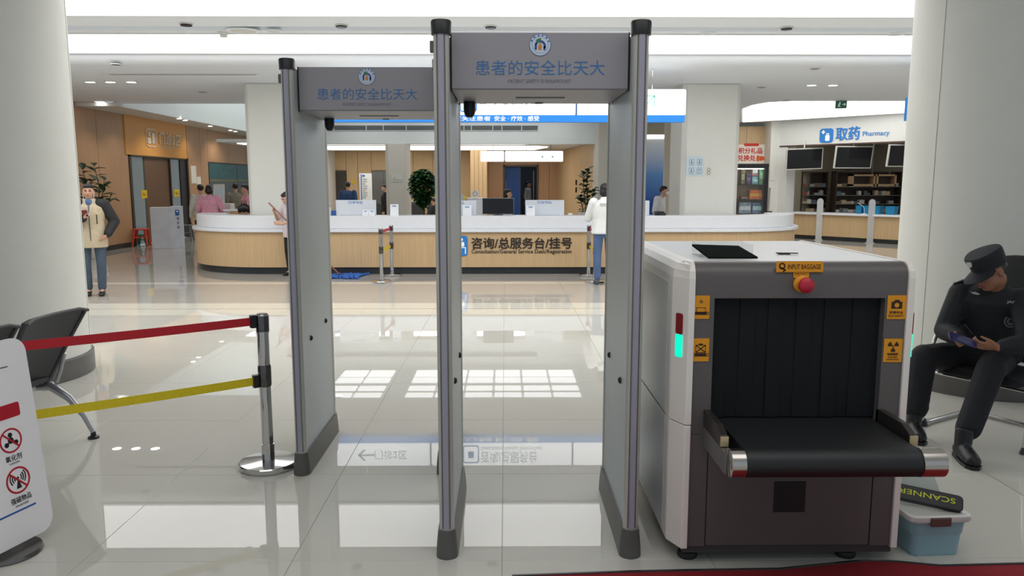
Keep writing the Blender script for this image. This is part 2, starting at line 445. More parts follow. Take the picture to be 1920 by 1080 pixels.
# ---- back room: ceiling, cove light, walls
struct(slab('ceiling', -8, 2.8, YG+0.4, 29.2, 2.79, 2.87, WHITE))
COVE = mt('cove_light', (255, 253, 246), 0.6, var=0, emit=2.2)
t = thing('cove_light_strip', 'bright light strip in the ceiling of the back room', 'ceiling light', (-2.4, 24.4, 2.77))
MB().prism([(-7.6, 24.0), (1.0, 24.0), (1.35, 24.4), (1.0, 26.4), (-7.6, 26.4)], 2.765, 2.788).build('diffuser', COVE, t)
MB().prism([(-7.6, 22.2), (0.4, 22.2), (1.0, 22.5), (0.4, 22.8), (-7.6, 22.8)], 2.765, 2.788).build('diffuser', COVE, t)
YB = 28.0
bw = struct(slab('wall_back', -8.0, U(944, 350, YB).x, YB+0.05, YB+0.25, 0, 2.8, OAK))
struct(slab('wall_back_right_part', U(1009, 350, YB).x, 2.2, YB+0.05, YB+0.25, 0, 2.8, OAK))
struct(slab('wall_back_lintel', U(944, 350, YB).x, U(1009, 350, YB).x, YB+0.05, YB+0.25, 2.3, 2.8, OAK))
def panels(wall, xs, y, z0, z1, mat, holes=()):
    for a, b in zip(xs, xs[1:]):
        segs = [(z0, z1)]
        for hx0, hx1, hz in holes:
            if a < hx1-0.02 and b > hx0+0.02: segs = [(hz, z1)]
        for s0, s1 in segs:
            MB().box(a+0.006, b-0.006, y-0.03, y, s0, s1).build('panel', mat, wall, bevel=0.004, seg=1)
dx0, dx1 = U(617, 350, YB).x, U(650, 350, YB).x       # dark door
ex0, ex1 = U(697, 350, YB).x, U(742, 350, YB).x       # lift door
bx0, bx1 = U(944, 350, YB).x, U(1009, 350, YB).x      # blue doorway
panels(bw, [-7.8, dx0, dx1, -5.3, ex0, ex1, -3.3, -2.6, -1.9, -1.2], YB+0.05, 0.1, 2.78, OAK, ((dx0, dx1, 2.12), (ex0, ex1, 2.12)))
panels(bw, [-1.2, -0.6, bx0, bx1, 1.6, 1.95], YB+0.05, 0.1, 2.78, OAKDARK, ((bx0, bx1, 2.30),))
# veneer pilaster standing forward of the back wall
pil = thing('veneer_pilaster', 'ribbed light oak pilaster left of the hanging lit sign', 'pilaster', (-0.95, 26.6, 0))
px0, px1 = U(882, 340, 26.3).x, U(913, 340, 26.3).x
MB().box(px0, px1, 26.3, 28.0, 0, 2.78).build('core', OAK, pil)
for k in range(4):
    a = px0 + (px1-px0)*k/4; MB().box(a+0.008, a+(px1-px0)/4-0.008, 26.275, 26.3, 0.02, 2.77).build('slat', OAK, pil)
# right side wall of the back room
A, B = V((1.93, 28.0, 0)), V((2.55, 21.75, 0)); tdir = (B-A).normalized(); nrm = V((-tdir.y, tdir.x, 0))
if nrm.x > 0: nrm = -nrm
wr = MB(); back = -nrm*0.15
wr.prism([tuple((A+nrm*0.0)[:2]), tuple((A+back)[:2]), tuple((B+back)[:2]), tuple(B[:2])], 0, 2.79)
wr = struct(wr.build('wall_right', OAK))
L = (B-A).length
for k in range(6):
    a = A + tdir*(L*k/6+0.006); b = A + tdir*(L*(k+1)/6-0.006)
    MB().prism([tuple(a[:2]), tuple(b[:2]), tuple((b+nrm*0.03)[:2]), tuple((a+nrm*0.03)[:2])], 0.1, 2.78).build('panel', OAK, wr)
# doors of the back room
DK = mt('dark_door', (74, 62, 54), 0.45)
d = struct(MB().box(dx0, dx1, YB+0.0, YB+0.05, 0, 2.10).build('door_1', DK))
MB().box(dx0+0.03, dx1-0.03, YB-0.02, YB, 0.02, 2.06).build('door_leaf', mt('dark_door_leaf', (62, 53, 48), 0.4), d, bevel=0.004)
MB().tube([(dx0+0.15, YB-0.06, 0.8), (dx0+0.15, YB-0.06, 1.5)], 0.016).build('door_handle', STEEL, d, smooth=True)
LIFT = mt('lift_steel', (120, 122, 120), 0.3, 0.7, var=0.04)
d = struct(MB().box(ex0, ex1, YB+0.0, YB+0.05, 0, 2.10).build('door_2', DARKGREY))
MB().box(ex0+0.03, (ex0+ex1)/2-0.004, YB-0.015, YB, 0.02, 2.06).build('door_leaf', LIFT, d)
MB().box((ex0+ex1)/2+0.004, ex1-0.03, YB-0.015, YB, 0.02, 2.06).build('door_leaf', LIFT, d)
NAVY = mt('blue_partition', (16, 74, 150), 0.5)
d = struct(MB().box(bx0, bx0+0.05, YB-0.04, YB+0.3, 0, 2.30).box(bx1-0.05, bx1, YB-0.04, YB+0.3, 0, 2.30).box(bx0, bx1, YB-0.04, YB+0.3, 2.24, 2.30).build('door_3', mt('bronze_frame', (86, 70, 58), 0.4)))
bm_ = (bx0+bx1)/2-0.02
MB().box(bx0+0.05, bm_, YB+0.15, YB+0.19, 0.0, 2.24).build('door_leaf', NAVY, d)
MB().tube([(bx0+0.09, YB+0.11, 1.35), (bx0+0.09, YB+0.11, 1.75)], 0.014).build('door_handle', CHROME, d, smooth=True)
MB().box(bm_, bm_+0.02, YB+0.15, YB+0.19, 0, 2.24).build('door_stile', mt('dark_stile', (60, 62, 66), 0.4), d)
MB().tube([(bx1-0.16, YB+0.1, 0.6), (bx1-0.16, YB+0.1, 2.1)], 0.016).build('door_handle', CHROME, d, smooth=True)
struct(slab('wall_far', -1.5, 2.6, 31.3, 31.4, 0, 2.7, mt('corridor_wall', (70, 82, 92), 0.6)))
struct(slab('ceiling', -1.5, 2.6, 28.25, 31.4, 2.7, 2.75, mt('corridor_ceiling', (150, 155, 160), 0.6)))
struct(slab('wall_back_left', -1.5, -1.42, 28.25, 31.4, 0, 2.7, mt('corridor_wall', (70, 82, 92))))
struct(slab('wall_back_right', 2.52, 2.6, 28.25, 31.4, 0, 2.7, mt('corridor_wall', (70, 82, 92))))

t = thing('corridor_fill_panel', 'added dim glowing panel brightening the corridor behind the blue door', 'ceiling light', (0.8, 30.0, 2.68))  # added glow surface so the corridor does not go black
MB().box(0.2, 1.6, 29.2, 30.4, 2.67, 2.695).build('diffuser', mt('corridor_glow', (235, 244, 255), 0.5, emit=0.9), t)
# ---- left: veneer wall with a doorway, amber panel and teal window
XL = -9.85
wl = struct(slab('wall_left', XL-0.2, XL-0.03, 14, 20.45, 0, 3.6, OAKDARK))
struct(slab('wall_left', XL-0.2, XL-0.03, 24.25, 34, 0, 3.6, OAKDARK))
struct(slab('wall_left', XL-0.2, XL-0.03, 20.45, 24.25, 2.42, 3.6, OAKDARK))
def lpanel(y0, y1, z0, z1, mat=OAKDARK):
    MB().box(XL-0.03, XL, y0+0.008, y1-0.008, z0, z1).build('panel', mat, wl, bevel=0.005, seg=1)
for a, b in ((14, 15.4), (15.4, 16.8), (16.8, 18.95), (18.95, 20.45)): lpanel(a, b, 0.12, 3.42)
lpanel(24.25, 25.3, 0.12, 3.42); lpanel(25.3, 25.9, 0.12, 3.42)
for a, b in ((25.9, 27.8), (27.8, 29.6), (29.6, 31.4)): lpanel(a, b, 2.36, 3.42)
struct(slab('baseboard_left', XL-0.03, XL+0.015, 14, 20.45, 0, 0.12, KICK))
struct(slab('wall_left_front', -14, XL-0.1, 13.9, 14.0, 0, 3.6, WHITE))
am = thing('amber_sign_panel', 'amber veneer panel with outpatient lettering over the left doorway', 'sign', (XL, 22.3, 2.42))
MB().box(XL-0.03, XL+0.03, 20.30, 24.15, 2.40, 3.42).build('board', OAKORANGE, am, bevel=0.006)
fm = frame((XL+0.032, 22.3, 2.92), (0, 1, 0), (0, 0, 1))
RAISED = mt('raised_letter', (226, 212, 196), 0.4)
sm_ = frame((XL+0.032, 21.75, 2.90), (0, 1, 0), (0, 0, 1))
def ring_rrect(mtx, w, h, r, t, mat, parent, name, depth=0.02):
    o = rrect(w, h, r); i = rrect(w-2*t, h-2*t, max(r-t, 0.005))
    b = MB(mtx); b.rings([[(a[0], a[1], 0), (c[0], c[1], 0), (c[0], c[1], depth), (a[0], a[1], depth)] for a, c in zip(o, i)], closed=True)
    return b.build(name, mat, parent)
ring_rrect(sm_, 0.62, 0.50, 0.12, 0.03, RAISED, am, 'icon_frame')
shape(sm_, circ(0.07, 16, -0.12, 0.1), RAISED, am, 'icon_head', 0.02)
shape(sm_, [(-0.22, -0.16), (-0.03, -0.16), (-0.03, 0.0), (-0.22, 0.0)], RAISED, am, 'icon_body', 0.02)
shape(sm_, [(0.04, -0.15), (0.22, -0.15), (0.22, 0.12), (0.14, 0.16), (0.04, 0.12)], RAISED, am, 'icon_chart', 0.02)
text('门诊2区', frame((XL+0.032, 22.98, 2.93), (0, 1, 0), (0, 0, 1)), 1.45, 0.33, RAISED, am, bold=0.012, depth=0.02)
text('Outpatient Zone 2', frame((XL+0.032, 22.98, 2.70), (0, 1, 0), (0, 0, 1)), 1.3, 0.09, RAISED, am, depth=0.01)
# glazed doorway
FRAME = mt('door_frame_dark', (56, 50, 46), 0.4)
d = struct(MB().box(XL-0.12, XL+0.02, 20.45, 20.55, 0, 2.42).box(XL-0.12, XL+0.02, 24.15, 24.25, 0, 2.42).box(XL-0.12, XL+0.02, 20.45, 24.25, 2.36, 2.42).build('door_4', FRAME))
MB().box(XL-0.07, XL-0.05, 20.55, 21.45, 0.02, 2.36).build('glass_panel', mt('green_glass', (96, 112, 100), 0.1, alpha=0.5), d)
MB().box(XL-0.10, XL-0.06, 21.45, 23.0, 0.02, 2.36).build('door_leaf', mt('brown_leaf', (110, 82, 62), 0.45), d)
MB().box(XL-0.07, XL-0.05, 23.0, 23.7, 0.02, 2.36).build('glass_panel', mt('green_glass', (96, 112, 100), 0.1, alpha=0.5), d)
MB().box(XL-0.06, XL-0.02, 23.7, 24.15, 0.02, 2.36).build('jamb_panel', mt('dark_jamb', (44, 44, 48), 0.4), d)
MB().box(XL-0.05, XL-0.01, 22.97, 23.03, 0.02, 2.36).build('door_stile', FRAME, d)
YEL = mt('yellow_notice', (228, 190, 30), 0.5)
for k, (y, z) in enumerate(((21.3, 1.36), (23.4, 1.36))):
    n = slab('floor_warning_notice', XL-0.045, XL-0.04, y-0.17, y+0.17, z-0.11, z+0.11, YEL)
    tag(n, f'yellow notice on the glass door of the left doorway, {"left" if k == 0 else "right"} one', 'notice', 'yellow door notices')
    text('小心', frame((XL-0.038, y, z), (0, 1, 0), (0, 0, 1)), 0.2, 0.1, BROWNTEXT, n)
struct(slab('wall_left_inner', -13, -12.9, 19, 27, 0, 2.8, mt('inner_wall', (120, 126, 118), 0.6)))
struct(slab('ceiling', -13, XL-0.1, 19, 27, 2.7, 2.75, WHITE))
t = thing('inner_light', 'small light strip glowing inside the left doorway', 'ceiling light', (-11.5, 22, 2.68))
MB().box(-12.4, -10.6, 21.2, 22.6, 2.66, 2.69).build('diffuser', mt('inner_glow', (255, 255, 250), 0.5, emit=1.5), t)
t = thing('wall_notice_board', 'pale notice board seen through the left glass door', 'notice board', (-12.88, 22.2, 1.2))
MB().box(-12.9, -12.87, 24.6, 25.5, 1.4, 2.15).build('board', mt('pale_board', (206, 218, 226), 0.5), t)
MB().box(-12.87, -12.86, 24.6, 25.5, 2.0, 2.15).build('board_header', mt('navy_header', (50, 70, 110), 0.5), t)
# teal window
wn = struct(MB().box(XL-0.04, XL-0.01, 25.9, 31.4, 0.0, 2.36).build('window_1', FRAME))
TEAL = mt('teal_film', (22, 86, 92), 0.15); GREYG = mt('grey_glass', (72, 82, 84), 0.12)
for a, b in ((25.95, 28.6), (28.64, 31.3)):
    MB().box(XL-0.008, XL+0.004, a, b, 1.78, 2.31).build('pane', TEAL, wn)
    MB().box(XL-0.008, XL+0.004, a, b, 1.72, 1.78).build('pane', mt('gold_film', (120, 112, 60), 0.2), wn)
    MB().box(XL-0.008, XL+0.004, a, b, 0.05, 1.72).build('pane', GREYG, wn)
p = U(357, 325, 24.9)
n = slab('paper_notice', XL, XL+0.006, 24.45, 24.85, 1.65, 2.2, mt('paper', (236, 232, 224), 0.6)); tag(n, 'white paper notice left of the teal window on the veneer wall', 'notice', 'papers by the teal window')
n = slab('paper_notice', XL, XL+0.006, 24.87, 25.2, 1.62, 1.86, mt('paper', (236, 232, 224), 0.6)); tag(n, 'smaller paper notice low beside the teal window', 'notice', 'papers by the teal window')
struct(slab('wall_far_left', -10, -5.5, 33.9, 34.0, 0, 6.2, WHITE))
struct(slab('wall_side', -6.2, -6.1, 21.3, 29, 0, 6.2, WHITE))

# ---- right: beige wall, blue lit panel, veneer wall, pharmacy front
BEIGE = mt('beige_wall', (196, 188, 172), 0.6, var=0.01)
x0, x1 = U(1246, 320, 19.2).x, U(1300, 320, 19.2).x
struct(slab('wall_right_back', x0, x1, 19.2, 19.35, 0, ZC2, BEIGE))
struct(slab('wall_side_back', 2.9, 7.2, 24.0, 24.1, 0, ZC2, BEIGE))
t = thing('blue_banner', 'tall banner fading from white to deep blue, right of the front gate', 'banner', (3.6, 21.0, 0))
def gradient_mat():
    m = bpy.data.materials.new('blue_fade_print'); m.use_nodes = True; nt = m.node_tree; b = nt.nodes['Principled BSDF']
    tc = nt.nodes.new('ShaderNodeTexCoord'); sp = nt.nodes.new('ShaderNodeSeparateXYZ'); rp = nt.nodes.new('ShaderNodeValToRGB')
    nt.links.new(tc.outputs['Generated'], sp.inputs[0]); nt.links.new(sp.outputs['Z'], rp.inputs['Fac'])
    e = rp.color_ramp.elements
    e[0].position = 0.30; e[0].color = lin((20, 70, 150)) + (1,)
    e[1].position = 1.0; e[1].color = lin((232, 238, 244)) + (1,)
    x = e.new(0.62); x.color = lin((96, 146, 208)) + (1,)
    nt.links.new(rp.outputs['Color'], b.inputs['Base Color']); b.inputs['Roughness'].default_value = 0.5
    return m
bx_ = U(1195, 300, 21).x, U(1245, 300, 21).x
MB().box(bx_[0], bx_[1], 21.0, 21.03, 0.3, 2.85).build('print', gradient_mat(), t)
MB().box(bx_[0]-0.03, bx_[1]+0.03, 20.98, 21.05, 2.85, 2.95).build('top_light', COVE, t)
MB().box(bx_[0]-0.03, bx_[1]+0.03, 20.95, 21.1, 0.0, 0.3).build('plinth', WHITE, t)
# veneer wall behind the gift poster
vx0, vx1 = U(1380, 320, 24.2).x, U(1442, 320, 24.2).x
wv = struct(slab('wall_right_veneer', 6.4, vx1, 24.2, 24.4, 0, 3.4, OAK))
for a, b in ((6.45, 7.5), (7.5, vx1)): MB().box(a+0.005, b-0.005, 24.17, 24.2, 0.1, 3.38).build('panel', OAK, wv)
vp = U(1443, 320, 23.6).x
struct(slab('wall_right_post', vp, vp+0.40, 23.6, 24.4, 0, ZC2, COLWHITE))
# pharmacy facade: own frame, x to the right along the front, y into the shop
PA = F(1470, 446); PB = F(1690, 459)
pd = V((PB.x-PA.x, PB.y-PA.y, 0)).normalized()
PM = M(((pd.x, -pd.y, 0, PA.x), (pd.y, pd.x, 0, PA.y), (0, 0, 1, 0), (0, 0, 0, 1)))
PW = 5.2
wp = struct(MB(PM).box(-0.35, PW, 0, 0.3, 2.76, ZC2).build('wall_pharmacy', WHITE))
struct(MB(PM).box(-0.35, -0.02, 0, 0.5, 0, 2.76).build('wall_pharmacy_post', WHITE))
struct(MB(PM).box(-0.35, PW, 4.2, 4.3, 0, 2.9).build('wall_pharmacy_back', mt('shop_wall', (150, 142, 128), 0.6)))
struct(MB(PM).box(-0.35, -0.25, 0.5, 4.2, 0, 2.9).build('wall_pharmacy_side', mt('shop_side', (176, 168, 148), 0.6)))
struct(MB(PM).box(-0.35, PW, 0.3, 4.3, 2.9, 2.95).build('ceiling', WHITE))
MB(PM).box(-0.35, PW, -0.02, 0.02, 2.74, 2.78).build('fascia_edge', mt('brown_edge', (84, 62, 50), 0.5), wp)
pt = PM
ic = PM @ frame((0, 0, 0), (1, 0, 0), (0, 0, 1))
def pf(x, z, y=-0.003): return PM @ frame((x, y, z), (1, 0, 0), (0, 0, 1))
def pX(px, z): # place along the front seen at a pixel, from its height
    lo, hi = -0.3, 5.0
    for _ in range(40):
        mid = (lo+hi)/2; w = PM @ V((mid, 0, z)); c = CR.transposed() @ (w-V((0,0,H)))
        if 960 + FPX*c.x/-c.z < px: lo = mid
        else: hi = mid
    return lo
sg = thing('pharmacy_sign', 'blue pharmacy sign with medicine bottle icon on the white fascia', 'sign', tuple(PM @ V((pX(1600, 3.1), -0.01, 2.95))))
xa = pX(1550, 3.05); m_ = pf(xa, 3.02)
shape(m_, rrect(0.40, 0.40, 0.08), BLUE, sg, 'icon_tile', 0.02)
m2 = pf(xa, 3.02, -0.024)
shape(m2, rrect(0.13, 0.17, 0.03, cx=0.04, cy=-0.07), WHITETEXT, sg, 'icon_bottle', 0.004)
shape(m2, rrect(0.09, 0.03, 0.008, cx=0.04, cy=0.045), WHITETEXT, sg, 'icon_cap', 0.004)
for w_, h_ in ((0.11, 0.035), (0.035, 0.11)): shape(m2, rrect(w_, h_, 0.005, cx=-0.09, cy=0.10), WHITETEXT, sg, 'icon_cross', 0.004)
text('取药', pf((pX(1568, 3)+pX(1612, 3))/2, 3.05), pX(1612, 3)-pX(1568, 3), 0.36, BLUE, sg, bold=0.02, depth=0.02)
text('Pharmacy', pf((pX(1618, 3)+pX(1668, 3))/2, 3.0), pX(1668, 3)-pX(1618, 3), 0.17, BLUE, sg, depth=0.01)
pc = thing('pharmacy_counter', 'oak fronted pharmacy counter with white top and black kick', 'counter', tuple(PM @ V((2, 0.3, 0))))
MB(PM).box(0.02, PW, 0.02, 0.6, 0.12, 0.74).build('front', OAK, pc)
MB(PM).box(0.02, PW, 0.05, 0.6, 0.0, 0.12).build('kick_plate', KICK, pc)
MB(PM).box(0.0, PW, -0.06, 0.75, 0.74, 0.79).build('worktop', SOLIDWHITE, pc, bevel=0.008)
t = thing('shop_light', 'white light strip on the ceiling inside the pharmacy', 'ceiling light', tuple(PM @ V((2.4, 1.6, 2.87))))
for k in range(2): MB(PM).box(0.4+k*2.4, 2.2+k*2.4, 1.3, 1.6, 2.87, 2.895).build('diffuser', mt('shop_glow', (255, 252, 244), 0.5, var=0, emit=3.0), t)
# glowing ceiling panel along the pharmacy
t = thing('pharmacy_light_panel', 'wide white glowing ceiling panel with a curved end above the pharmacy', 'ceiling light', (9.5, 20.5, ZC2))
pa = F(1393, 228, ZC2); pb = F(1720, 209, ZC2); q0 = F(1393, 204, ZC2); q1 = F(1412, 197, ZC2); q2 = F(1440, 192, ZC2); q3 = F(1480, 190, ZC2); q4 = F(1760, 190, ZC2)
MB().prism([tuple(v[:2]) for v in (q0, q1, q2, q3, q4, pb, pa)][::1], ZC2-0.02, ZC2-0.003).build('diffuser', mt('pharmacy_glow', (255, 255, 252), 0.6, var=0, emit=2.2), t)
# outer side walls beyond the columns
struct(slab('wall_right_outer', 13.85, 13.95, 9.0, 30.0, 0, ZC1, WHITE))
struct(slab('wall_left_outer', -13.95, -13.85, 9.0, 13.9, 0, ZC1, WHITE))

# ================================================================== SERVICE DESK
YD = 14.1
def desk_outline(off, n=14):     # open outline of the curved front, from the left end round to the right
    pts = []
    cxl, cyl_, rx, ry = -4.45, 15.75, 1.75+off, 1.65+off
    for i in range(n+1):
        a = R(180 + 90*i/n); pts.append((cxl+rx*math.cos(a), cyl_+ry*math.sin(a)))
    cxr = 4.1
    for i in range(n+1):
        a = R(270 + 90*i/n); pts.append((cxr+rx*math.cos(a), cyl_+ry*math.sin(a)))
    return pts
def curved_band(o_out, o_in, z0, z1):
    a, b = desk_outline(o_out), desk_outline(o_in)
    m = MB(); m.rings([[(p[0], p[1], z0), (q[0], q[1], z0), (q[0], q[1], z1), (p[0], p[1], z1)] for p, q in zip(a, b)])
    return m
dk = thing('service_desk', 'long curved service desk with oak front and white top', 'service desk', (0, YD+0.5, 0))
curved_band(0.0, -0.6, 0.13, 0.775).build('front_panel', OAK, dk, smooth=True)
curved_band(-0.05, -0.55, 0.0, 0.13).build('kick_plate', KICK, dk, smooth=True)
curved_band(0.06, -0.1, 0.775, 0.835).build('ledge', SOLIDWHITE, dk, smooth=True, bevel=0.01)
curved_band(-0.03, -0.55, 0.835, 1.07).build('upstand', SOLIDWHITE, dk, smooth=True, bevel=0.012)
YF = YD - 0.001
def df(px, py): p = U(px, py, YF); return frame((p.x, YF, p.z), (1, 0, 0), (0, 0, 1))
def wpx(n, d): return n*d/FPX
s = thing('desk_sign', 'black consultation and registration lettering with blue icon on the desk front', 'sign', tuple(U(960, 470, YF)))
m_ = df(862, 461)
shape(m_, rrect(0.29, 0.37, 0.06), BLUE, s, 'icon_tile', 0.012)
m2 = df(862, 461); m2.translation.y -= 0.013
shape(m2, circ(0.026, 16, 0.035, 0.115), WHITETEXT, s, 'icon_head', 0.003)
shape(m2, rrect(0.1, 0.085, 0.025, cx=0.035, cy=0.03), WHITETEXT, s, 'icon_body', 0.003)
stroke(m2, [(-0.1, -0.03), (0.105, -0.03), (0.105, -0.14)], 0.018, WHITETEXT, s, 'icon_desk', 0.003)
p0, p1 = U(884, 456, YF), U(1072, 456, YF)
text('咨询/总服务台/挂号', frame(((p0.x+p1.x)/2, YF, p0.z), (1, 0, 0), (0, 0, 1)), p1.x-p0.x, wpx(21, YD), BROWNTEXT, s, bold=0.026, depth=0.012)
p2 = U(978, 472.5, YF)
text('Consultation/General Service Desk/Registration', frame(((p0.x+p1.x)/2, YF, p2.z), (1, 0, 0), (0, 0, 1)), p1.x-p0.x, wpx(9.5, YD), BROWNTEXT, s, bold=0.006, depth=0.008)

# hanging lit sign above the desk
YS = 12.75
hs = thing('hanging_guide_sign', 'wide white lit guide sign with blue strip hanging above the desk', 'hanging sign', (0, YS, 2.66))
LIT = mt('lit_sign_face', (246, 250, 255), 0.5, var=0, emit=1.15)
zb0, zb1, zt = 2.655, 2.765, 3.18
xs = (-2.95, U(801, 190, YS).x-0.03, U(1081, 190, YS).x, 2.96)
for a, b in zip(xs, xs[1:]):
    MB().box(a+0.012, b-0.012, YS, YS+0.16, zb1, zt).build('light_box', LIT, hs, bevel=0.03, seg=3)
MB().box(xs[0], xs[-1]-0.03, YS+0.005, YS+0.16, zb0, zb1).build('blue_strip', mt('strip_blue', (30, 122, 206), 0.35, emit=0.35), hs)
for a in xs[1:3]: MB().box(a-0.012, a+0.012, YS+0.005, YS+0.15, zb1, zt).build('divider', mt('divider_blue', (70, 100, 150), 0.4), hs)
for x in (-2.4, -0.8, 0.8, 2.4): MB().tube([(x, YS+0.08, zt), (x, YS+0.08, ZC2)], 0.008, 6).build('hanging_rod', CHROME, hs)
SIGNTXT = mt('sign_grey_letter', (150, 168, 178), 0.5, emit=0.35)
def hf(px, z, y=YS): p = U(px, 190, YS); return frame((p.x, y-0.001, z), (1, 0, 0), (0, 0, 1))
a, b = U(897, 190, YS).x, U(1010, 190, YS).x
text('咨询/总服务台', frame(((a+b)/2, YS-0.001, 3.03), (1, 0, 0), (0, 0, 1)), b-a, 0.21, SIGNTXT, hs, depth=0.003)
text('Consultation/General Service Desk', frame(((a+b)/2+0.05, YS-0.001, 2.87), (1, 0, 0), (0, 0, 1)), (b-a)*1.08, 0.07, SIGNTXT, hs, depth=0.003)
ring_rrect(hf(878, 2.97), 0.28, 0.32, 0.05, 0.02, BLUE, hs, 'icon_frame', 0.004)
shape(hf(878, 2.98), rrect(0.1, 0.12, 0.03), BLUE, hs, 'icon_figure', 0.003)
text('门诊2区', hf(718, 2.98), 0.55, 0.16, SIGNTXT, hs, depth=0.003)
stroke(hf(668, 2.98), [(0.14, 0.0), (-0.12, 0.0)], 0.03, SIGNTXT, hs, 'arrow_shaft', 0.003)
stroke(hf(668, 2.98), [(-0.02, 0.09), (-0.12, 0.0), (-0.02, -0.09)], 0.03, SIGNTXT, hs, 'arrow_head', 0.003)
AG = mt('arrow_green', (150, 196, 190), 0.5, emit=0.4)
stroke(hf(1217, 2.98), [(-0.1, -0.1), (0.09, 0.09)], 0.022, AG, hs, 'arrow_shaft', 0.003)
stroke(hf(1217, 2.98), [(-0.06, 0.09), (0.09, 0.09), (0.09, -0.06)], 0.022, AG, hs, 'arrow_head', 0.003)
a, b = U(844, 222, YS).x, U(1011, 222, YS).x
zs_ = (zb0+zb1)/2
text('高度关注患者', frame(((U(838, 222, YS).x+U(920, 222, YS).x)/2, YS+0.004, zs_), (1, 0, 0), (0, 0, 1)), wpx(80, YS), 0.075, WHITETEXT, hs, bold=0.015, depth=0.003)
text('安全 · 疗效 · 感受', frame(((U(927, 222, YS).x+b)/2, YS+0.004, zs_), (1, 0, 0), (0, 0, 1)), b-U(927, 222, YS).x, 0.078, WHITETEXT, hs, bold=0.02, depth=0.003)

# smaller lit sign hanging in the back room
Y2 = 22.0
h2 = thing('lit_room_sign', 'small two-part white lit sign hanging in front of the blue doorway', 'hanging sign', (0.4, Y2, 2.3))
for a, b in ((901, 945), (947, 1056)):
    p, q = U(a, 303, Y2), U(b, 283, Y2)
    MB().box(p.x, q.x, Y2, Y2+0.1, p.z, q.z).build('light_box', mt('lit_small_sign', (250, 252, 255), 0.5, var=0, emit=1.25), h2, bevel=0.03, seg=3)
for px in (924, 987, 1032):
    p = U(px, 283, Y2+0.05); MB().tube([(p.x, Y2+0.05, p.z), (p.x, Y2+0.05, 2.79)], 0.008, 6).build('hanging_rod', DARKGREY, h2)
for px in (1017, 1036): shape(frame(tuple(U(px, 294, Y2-0.001)), (1, 0, 0), (0, 0, 1)), circ(0.03, 12), AG, h2, 'icon_dot', 0.003)

# ================================================================== WALK-THROUGH GATES
LEDP = mt('led_strip_lavender', (158, 155, 170), 0.35, var=0.02)
def emblem(mtx, k, parent):
    e = shape(mtx, circ(1.0*k, 40), mt('emblem_white', (196, 208, 222), 0.5), parent, 'emblem', 0.001)
    e['label'] = 'round hospital emblem in blue, green and orange'
    BL = mt('emblem_blue', (28, 70, 146), 0.5); GR = mt('emblem_green', (62, 132, 60), 0.5); OR = mt('emblem_orange', (206, 128, 40), 0.5)
    up = mtx @ M.Translation((0, 0, 0.001)); LN = mt('emblem_line', (72, 100, 152), 0.5)
    annulus(up, 0.955*k, 1.0*k, LN, e, 'ring', 0.0006, 40); annulus(up, 0.74*k, 0.76*k, LN, e, 'ring', 0.0006, 40)
    for a in (155, 128, 100, 75, 48, 22): shape(up, rrect(0.13*k, 0.13*k, 0.02*k, 2, 0.85*k*math.cos(R(a)), 0.85*k*math.sin(R(a))), BL, e, 'ring_mark', 0.0006)
    annulus(up, 0.33*k, 0.53*k, BL, e, 'arch', 0.0008, 20, 0.0, -0.12*k, -25, 160)
    shape(up, rrect(0.2*k, 0.55*k, 0.06*k, 3, -0.40*k, -0.17*k), BL, e, 'arch_leg', 0.0008)
    shape(up, rrect(0.2*k, 0.35*k, 0.06*k, 3, 0.40*k, -0.30*k), BL, e, 'arch_leg', 0.0008)
    shape(up, [(-0.42*k, 0.35*k), (-0.25*k, 0.32*k), (0.05*k, 0.42*k), (0.12*k, 0.58*k), (-0.1*k, 0.58*k), (-0.32*k, 0.48*k)], GR, e, 'leaf', 0.0012)
    shape(up, [(-0.3*k, 0.12*k), (-0.12*k, 0.2*k), (0.1*k, 0.34*k), (-0.15*k, 0.33*k), (-0.3*k, 0.22*k)], GR, e, 'leaf', 0.0012)
    shape(up, circ(0.09*k, 12, 0.0, 0.08*k), OR, e, 'figure_head', 0.001)
    shape(up, [(-0.15*k, -0.46*k), (0.12*k, -0.46*k), (0.17*k, -0.05*k), (0.0, -0.02*k), (-0.18*k, -0.05*k)], OR, e, 'figure_body', 0.001)

